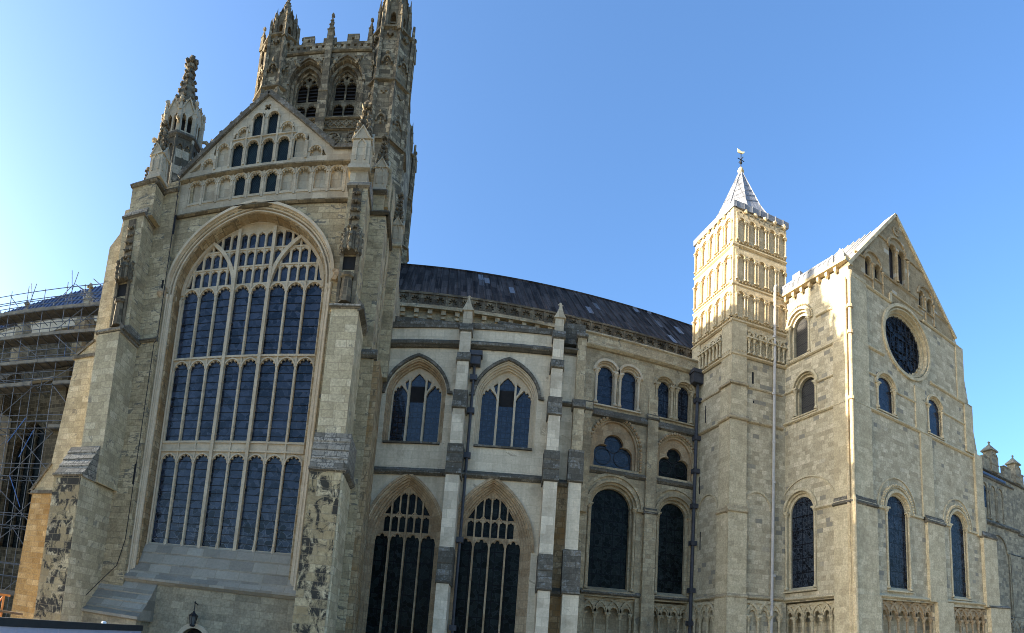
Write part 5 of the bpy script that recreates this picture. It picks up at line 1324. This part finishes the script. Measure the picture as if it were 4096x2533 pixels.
    # windows of the west face
    norman_window(T, a, 2.1, .96, 5.72, 10.6, ST_NORMD, GL_NORM, [(.2, -.16), (.16, -.04)], .4, h=.98)
    norman_window(T, a, 2.6, .72, 16.98, 18.75, ST_NORMD, GL_MESH, [(.16, -.2), (.12, -.03)], .55)
    norman_window(T, a, 2.08, .64, 21.05, 23.35, ST_NORMD, GL_MESH, [(.18, -.2), (.16, -.03)], .55)
    k = MB(); k.ribbon(a, head(2.6, 2.45, 10.4, 2.35, rnd=True, n=12), .1, -.02, .07)
    hd = head(2.08, 1.2, 23.4, 1.25, rnd=True, n=12)
    for i in range(0, 25): k.lump(a.p(hd[i][0], hd[i][1], .05), .075, 1, .1, i)
    for (c, zs) in ((26.02, 10.5), (32.85, 10.5)):
        k.ribbon(b, head(c, 1.9, zs, 2.25, rnd=True, n=12), .09, -.02, .07)
        k.ribbon(b, head(c, 1.5, zs + .1, 1.62, rnd=True, n=12), .22, -.02, .1)
        hh = head(c, 1.52, zs + .1, 1.64, rnd=True, n=14)
        for i in range(29): k.lump(b.p(hh[i][0], hh[i][1], .1), .09, 1, .2, i)
        k.box(b, c + 1.2, c + 2.9, zs + .0, zs + .16, -.02, .12); k.box(b, c - 1.9, c - 1.1, zs, zs + .16, -.02, .12)
    build_each(k, 'relieving_arch', ST_NORMD, T)
    for c, w_, zb, zs in south_low: norman_window(T, b, c, 1.0, zb + .1, zs, ST_NORMD, GL_NORM, [(.11, -.14), (.09, -.03)], .36, h=1.05)
    for c, w_, zb, zs in south_mid: norman_window(T, b, c, .74, zb + .05, zs, ST_NORMD, GL_CHOIR, [(.12, -.12), (.09, -.02)], .32)
    # rose window
    k = MB(); c = (27.6, 22.75)
    for r0, r1, dd in ((2.42, 2.24, -.05), (2.26, 2.1, -.25), (2.12, 1.98, -.45)): k.plate(b, disc(c[0], c[1], r0, 36), [disc(c[0], c[1], r1, 36)], -.8, dd)
    ring = lambda r: [(c[0] + r * cos(t * pi / 24), c[1] + r * sin(t * pi / 24)) for t in range(49)]
    k.ribbon(b, ring(2.52), .2, -.05, .15); k.ribbon(b, ring(2.3), .09, -.1, .03)
    for i in range(24): k.lump(b.p(c[0] + 2.03 * cos(i * pi / 12 - .2), c[1] + 2.03 * sin(i * pi / 12 - .2), -.42), .13, 1, .3, i) if i % 24 > 15 else None
    rw = k.build('rose_window', ST_NORMD, T)
    k = MB(); k.plate(b, disc(c[0], c[1], 2.0, 36), (), -.75, -.6); k.build('glass', GL_NORM, rw)
    k = MB()
    k.ribbon(b, ring(1.0), .07, -.6, -.5); k.ribbon(b, ring(1.9), .06, -.6, -.5)
    for i in range(8):
        t = i * pi / 4; k.ribbon(b, [(c[0] + 1.45 * cos(t) + .42 * cos(s * pi / 8), c[1] + 1.45 * sin(t) + .42 * sin(s * pi / 8)) for s in range(17)], .05, -.6, -.5)
    k.ribbon(b, [(c[0] + .7 * cos(s * pi / 2 + pi / 4), c[1] + .7 * sin(s * pi / 2 + pi / 4)) for s in range(5)], .05, -.6, -.5)
    for i in range(-4, 5):
        q = sqrt(max(0, 1.98 ** 2 - (i * .42) ** 2)); k.box(b, c[0] + i * .42 - .018, c[0] + i * .42 + .018, c[1] - q, c[1] + q, -.44, -.41); k.box(b, c[0] - q, c[0] + q, c[1] + i * .42 - .018, c[1] + i * .42 + .018, -.48, -.45)
    k.build('iron_grille', IRON, rw)
    # interlaced arcades at the foot
    columns_arcade(T, a, .55, 5.05, 6, 3.95, .1, ST_NORMD, -.4)
    columns_arcade(T, b, 24.35, 29.5, 6, 3.9, .1, ST_BROWN, -.4)
    columns_arcade(T, b, 31.3, 36.2, 6, 3.8, .1, ST_BROWN, -.4)
east_transept()

# ------------------------------------------------------------------ chapel tower far right
def far_chapel():
    T = thing('chapel_tower', 'dark weathered battlemented chapel tower standing beyond the east transept', 'tower', (55, 33, GZ))
    f = S(29.5)
    mb = MB(); mb.box(f, 45, 72, GZ, 21.2, -10, 0); mb.build('wall', ST_FAR, T)
    k = MB(); k.box(f, 46, 55.2, GZ, 20.0, -.1, .9)
    k.box(f, 46, 55.6, GZ, 15.0, -.1, 1.1); build_each(k, 'stair_block', ST_FAR, T)
    k = MB(); k.string(S(28.6), 46, 55.4, 20.1, .35, .2); k.string(S(28.4), 46, 55.8, 15.0, .5, .25); k.string(f, 55, 72, 15.2, .4, .2); k.string(f, 46, 72, 21.4, .35, .25); k.string(S(28.4), 46, 60, 5.0, .3, .2); k.string(S(28.4), 52.8, 60, 12.0, .3, .2); build_each(k, 'string_course', ST_CAP, T)
    k = MB(); k.box(S(28.6), 46, 53.5, 20.25, 20.5, -1.0, .1); k.build('lead_flat', LEAD_B, T)
    k = MB()
    for u in (46.2, 50.4, 55.0, 58.4, 63): k.box(f, u, u + 1.6, 21.4, 22.9, -.4, .1); k.box(f, u - .06, u + 1.66, 22.9, 23.02, -.46, .16)
    k.box(f, 45, 72, 21.4, 21.9, -.35, .05)
    build_each(k, 'battlement', ST_FAR, T)
    for u in (52.5, 58.2, 64):
        k = MB(); k.box(f, u - .75, u + .75, 21.5, 23.4, -1, .35); k.box(f, u - .55, u + .55, 23.3, 24.0, -.9, .25)
        pc_ = f.p(u, 0, -.33); k.lathe(pc_.x, pc_.y, [(23.9, .7), (24.0, 1.08), (24.12, 1.08), (24.9, .12), (25.1, .1), (25.15, .2), (25.3, .05)], 4, pi / 4)
        for s_ in (-.3, .3): k.ribbon(f, head(u + s_, .22, 23.3, .3, 1.2, 4), .08, .2, .4)
        k.box(f, u - .75, u + .75, 22.3, 22.42, .2, .42)
        k.build('pinnacle', ST_FAR, T)
    k = MB(); fb = S(28.6)
    for c in (48.6, 50.4, 52.0):
        k.ribbon(fb, head(c, .65, 18.6, .75, rnd=True, n=6), .16, -.02, .14)
        for s_ in (-.65, .65): k.shaft(fb, c + s_, .05, 15.4, 18.6, .1, .4, .3, 8)
    fc = S(28.4); k.ribbon(fc, head(50.6, 2.0, 12.0, 1.9, rnd=True, n=9), .22, -.02, .14)
    k.shaft(fc, 52.9, .08, GZ, 12.0, .12, .5, .3, 8); k.box(fc, 53.1, 55.6, GZ, 12.0, -.1, .2)
    k.build('blind_arch', ST_FAR, T)
    k = MB(); k.plate(fb, arch(48.6, .5, 16.6, 18.5, .5, rnd=True, n=5), (), -.05, .02); k.build('window', GL_NORM, T)
    columns_arcade(T, fc, 50.0, 56.0, 7, 3.7, .1, ST_FAR, .02)
far_chapel()

# ------------------------------------------------------------------ nave behind the scaffolding
def nave():
    T = thing('nave', 'dark stone nave flank with blue-grey roof, half hidden by scaffolding', 'church range', (-34, 40, GZ))
    f = S(34.6)
    wl = [(-24.6, 2.2), (-31.6, 2.2), (-38.6, 2.2)]
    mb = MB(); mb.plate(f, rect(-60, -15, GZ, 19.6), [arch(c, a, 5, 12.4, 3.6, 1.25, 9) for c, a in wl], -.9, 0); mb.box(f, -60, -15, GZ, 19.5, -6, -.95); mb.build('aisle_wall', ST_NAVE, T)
    for c, a in wl:
        k = MB(); k.ribbon(f, head(c, a + .25, 12.4, 3.85, 1.25, 9), .3, -.3, .12)
        for i in (-1, 0, 1): k.box(f, c + i * 1.1 - .07, c + i * 1.1 + .07, 5, 15.6 if i == 0 else 14.6, -.6, -.35)
        w_ = k.build('window', ST_NAVE, T); k = MB(); k.plate(f, arch(c, a, 5, 12.4, 3.6, 1.25, 9), (), -.8, -.62); k.build('glass', GL_DARK, w_)
    k = MB(); k.box(S(29.0), -92, -78, GZ, 34, -14, 0); k.box(S(30.2), -78.5, -60, GZ, 20, -10, 0); k.build('west_tower', ST_NAVE, T)  # out of view; placed, and its height cut, to shade the scaffolding
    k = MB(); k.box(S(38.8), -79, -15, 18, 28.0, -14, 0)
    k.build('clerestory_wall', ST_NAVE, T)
    k = MB(); k.string(f, -60, -15, 19.6, .4, .3); k.string(S(38.8), -60, -15, 27.9, .4, .25); build_each(k, 'string_course', ST_DRESS, T)
    k = MB(); k.box(S(38.4), -60, -15, 26.3, 27.5, -.5, .1); k.build('clerestory_band', ST_CHAP, T)
    for u in (-28.1, -35.1, -42.1):
        k = MB(); k.box(f, u - .8, u + .8, GZ, 19.5, -1, 1.6); weather(k, f, u - .8, u + .8, 19.5, 20.8, .3, 1.6, .15)
        b = k.build('buttress', ST_NAVE, T)
        k = MB(); k.box(f, u - .5, u + .5, 19.5, 24.3, -1.2, .2); k.lathe(u, 35.1, [(24.2, .8), (25.5, .6), (27.2, .1)], 4, pi / 4); spire(k, u, 35.1, 24.8, 27.6, .45, 4, 4, .16, pi / 4); k.build('pinnacle', ST_CHOIR, b)
    k = MB(); k.box(f, -36.0, -34.2, 6, 16.4, .2, 1.75); k.build('pale_panel', ST_CHAP, T)  # paler stone slab over one buttress front
    k = MB()
    k.add([(-60, 38.4, 28.1), (-15, 38.4, 28.1), (-15, 41, 31.6), (-60, 41, 31.6), (-60, 52, 31.6), (-15, 52, 31.6)], [(0, 1, 2, 3), (3, 2, 5, 4)])
    rf = k.build('roof', LEAD_B, T, fix=False)
    k = MB()
    for i in range(75): x = -59.8 + i * .6; k.bar((x, 38.4, 28.12), (x, 41, 31.62), .07, 5)
    k.build('roof_seam', LEAD_B, rf)
nave()

# ------------------------------------------------------------------ scaffolding along the nave
def scaffold():
    T = thing('scaffolding', 'tall scaffolding of grey tubes and board decks along the dark nave wall', 'scaffolding', (-29, 32, GZ))
    P0 = Vector((-36.8, 30.5, 0)); P1 = Vector((-21.5, 33.6, 0)); f = Fr(P0, P1 - P0); L = (P1 - P0).length
    rnd = random.Random(5); npole = 0
    lifts = [24.05, 21.95, 19.75, 17.9, 14.4, 10.5, 6.5, 2.5]
    sp = 1.75; n = int(L / sp) + 1
    def pole(name, pts, mat=STEEL, r=.032):
        k = MB(); k.tube(pts, r, 6); k.build(name, mat, T)
    for i in range(n):
        u = i * sp + rnd.uniform(-.08, .08)
        for d in (0, -1.35):
            top = 26.0 + (rnd.uniform(0, 1.3) if i % 2 else rnd.uniform(-.2, .3)) if d == 0 else 25.4
            pole('standard', [f.p(u, GZ, d), f.p(u + rnd.uniform(-.1, .1), top, d)], BLUE if (i == 5 and d) else STEEL)
    for z in lifts:
        for dz in ((0.0, .55, 1.05) if z > 13 else (0, 1.0)):
            ub = L if z > 19 else L - .2
            pole('ledger', [f.p(-.6, z + dz, .05), f.p(ub, z + dz + rnd.uniform(-.05, .05), .05)])
        pole('ledger', [f.p(-.6, z - .05, -1.3), f.p(L, z - .05, -1.3)])
        pole('ledger', [f.p(-.6, z + 1.0, -1.3), f.p(L, z + 1.0, -1.3)])
        k = MB()
        for i in range(2 * n): k.bar(f.p(i * sp / 2 + .1, z - .04, .25), f.p(i * sp / 2 + .1, z - .04, -2.2), .03, 6)
        k.build('transom', STEEL, T)
    pole('ledger', [f.p(-.6, 25.75, .05), f.p(L + 3.5, 25.75, .05)]); pole('ledger', [f.p(-.6, 24.95, .05), f.p(L + 3, 24.95, .05)])
    # decks of boards with gaps, toe boards
    for z, ua, ub in ((24.05, -.6, L), (21.95, -.6, L), (19.75, -.6, L), (17.9, -.6, 6.9), (17.9, 8.9, L), (14.4, 9, L)):
        k = MB(); nb = 5
        for j in range(nb):
            u = ua
            while u < ub:
                w_ = min(3.9, ub - u); k.box(f, u, u + w_ - .03, z, z + .045, -.05 - j * .255 - .225, -.05 - j * .255); u += w_
        d = k.build('deck', PLANKD, T)
        k = MB(); u = ua
        while u < ub:
            w_ = min(3.9, ub - u); k.box(f, u, u + w_ - .04, z + .0, z + .25 + rnd.uniform(-.02, .02), .085, .125); u += w_
        k.build('toe_board', PLANK, d)
    for (ua, za, ub, zb) in ((9.6, 25.9, 13.4, 23.0), (12.2, 26.1, 15.0, 24.0), (-.2, 25.8, 2.6, 24.0), (8.4, 21.9, 10.9, 19.9), (0, 21.9, 3.0, 24.0), (9.2, 21.8, 12.2, 24.0), (7.5, 17.6, 11.5, 19.8), (6, 14.2, 10, 10.6), (9.5, 14, 6.0, 10.4), (2, 10.4, 6.2, 14.2), (9, 17.7, 12, 14.6), (1, 2.5, 6, 6.4), (7, 6.5, 11, 2.4), (4, 10.4, 9, 6.6), (10.5, 10.3, 6.5, 6.6), (0, 6.6, 4, 10.4), (3, 14.3, 7.2, 17.8), (2.5, 2.4, 7.5, 6.5), (11, 6.5, 8.0, 10.4), (4.5, -1, 8.5, 2.4), (5, 2.4, 1.5, -1)):
        pole('brace', [f.p(ua, za, .1), f.p(ub, zb, .1)])
    for (ua, za, ub, zb) in ((4.2, 14.4, 2.4, 10.6), (7.8, 14.2, 6.8, 12.0), (6.2, 10.5, 7.6, 8.0), (5.5, 13.2, 6.9, 15.2)): pole('brace', [f.p(ua, za, .14), f.p(ub, zb, .14)], BLUE)
    for (ua, za, ub, zb) in ((3.4, 25.9, 5.0, 24.1), (5.4, 26.6, 5.9, 24.0), (5.9, 26.5, 5.3, 24.0), (9.0, 27.2, 9.5, 24.0), (9.6, 27.0, 8.9, 24.0), (12.6, 27.2, 12.9, 24.0), (13.1, 27.0, 12.4, 24.0), (11.0, 26.3, 13.6, 24.2), (7.4, 24.1, 9.3, 26.0), (1.0, 24.0, 4.2, 21.9), (10.5, 24.0, 7.6, 21.9), (4.8, 21.9, 7.7, 19.8), (12.8, 19.7, 10.2, 17.9), (2.2, 19.7, 4.9, 17.9)):
        pole('brace', [f.p(ua, za, -.08), f.p(ub, zb, -.08)])
    k = MB()                                                   # lattice beams at the top
    for (u0, u1) in ((9.7, 12.8), (12.6, 15.2)):
        for j in range(6):
            t0 = j / 6; a = f.p(u0 + (u1 - u0) * t0, 26.0 - 2.0 * t0, -.5); b = f.p(u0 + (u1 - u0) * (t0 + .08), 25.5 - 2.0 * t0, -.5); c = f.p(u0 + (u1 - u0) * (t0 + 1 / 6), 26.0 - 2 * (t0 + 1 / 6), -.5); k.tube([a, b, c], .022, 5)
        k.bar(f.p(u0, 26.0, -.5), f.p(u1, 24.0, -.5), .03); k.bar(f.p(u0, 25.5, -.5), f.p(u1, 23.5, -.5), .03)
    k.build('lattice_beam', STEEL, T)
scaffold()

# ------------------------------------------------------------------ small things at the foot
def hoarding():
    T = thing('site_hoarding', 'pale site hoarding with charcoal capping in front of the buttress', 'hoarding', (-12.5, 17, GZ))
    f = Fr((-10.5, 11.1), (-1.35, 11.1)); L = 11.0
    k = MB()
    for i in range(10): k.box(f, -1.4 + i * 1.24, -1.4 + i * 1.24 + 1.23, GZ, .62, -.05, 0)
    k.build('panel', WHITE, T)
    k = MB(); k.box(f, -1.45, L + .05, .55, .80, -.08, .04); k.build('capping', CHAR, T)
    k = MB()
    for i in range(6): k = MB(); k.box(f, -.9 + i * 1.9, -.8 + i * 1.9, GZ, .4, -.2, -.06); k.build('post', PLANKD, T)
    k = MB(); p = f.p(7.0, .7, -.02); k.lathe(p.x, p.y, [(.8, .1), (.86, .1), (.89, .05)], 10); k.build('marker_lamp', plain('white lamp cover', (.8, .8, .78), .3), T)
hoarding()
def lantern():
    T = thing('wall_lantern', 'black iron hexagonal lantern above the arched doorway', 'lantern', (-10.5, 24.7, 1.2))
    x, y = -10.5, 24.62
    k = MB()
    k.lathe(x, y, [(1.0, .07), (1.04, .14), (1.08, .14), (1.1, .10)], 6); k.lathe(x, y, [(1.5, .23), (1.54, .24), (1.66, .09), (1.72, .05), (1.76, .05)], 6)
    for i in range(6):
        a = pi / 6 + i * pi / 3; k.bar((x + .12 * cos(a), y + .12 * sin(a), 1.08), (x + .2 * cos(a), y + .2 * sin(a), 1.52), .016, 4)
    k.build('frame', IRON, T)
    k = MB(); k.lathe(x, y, [(1.09, .10), (1.5, .185)], 6); k.build('pane', plain('smoky lantern glass', (.12, .12, .11), .15, 0, .3), T)
    k = MB(); k.bar((x, y, 1.72), (x, y, 2.15), .022, 5); k.tube([(x, y, 2.1), (x, y + .15, 2.16), (x, y + .42, 2.05)], .022, 5); k.lump((x, y, 2.18), .05, 1.4, .1, 1); k.build('bracket', IRON, T)
lantern()
def trestle():
    T = thing('steel_trestle', 'orange steel trestle prop carrying timber bearers at the scaffold foot', 'trestle', (-17.6, 18.3, GZ))
    f = Fr((-17.9, 18.9), (.7, .7))
    k = MB(); k.box(f, -1.2, .72, 1.3, 1.5, -.15, .15); k.build('timber', PLANKD, T)
    k = MB(); k.box(f, -1.2, 1.25, .42, .52, -.2, .2); k.build('timber', plain('brown bearer', (.16, .09, .04), .8), T)
    k = MB()
    for u in (-.3, .25):
        k.box(f, u - .05, u + .05, GZ, 1.3, -.05, .05)
    k.box(f, -.6, .55, 1.2, 1.3, -.12, .12); k.bar(f.p(.22, 1.2, 0), f.p(-.25, .3, 0), .035, 6); k.box(f, -.5, .5, GZ, GZ + .1, -.2, .2)
    k.build('frame', ORANGE, T)
trestle()
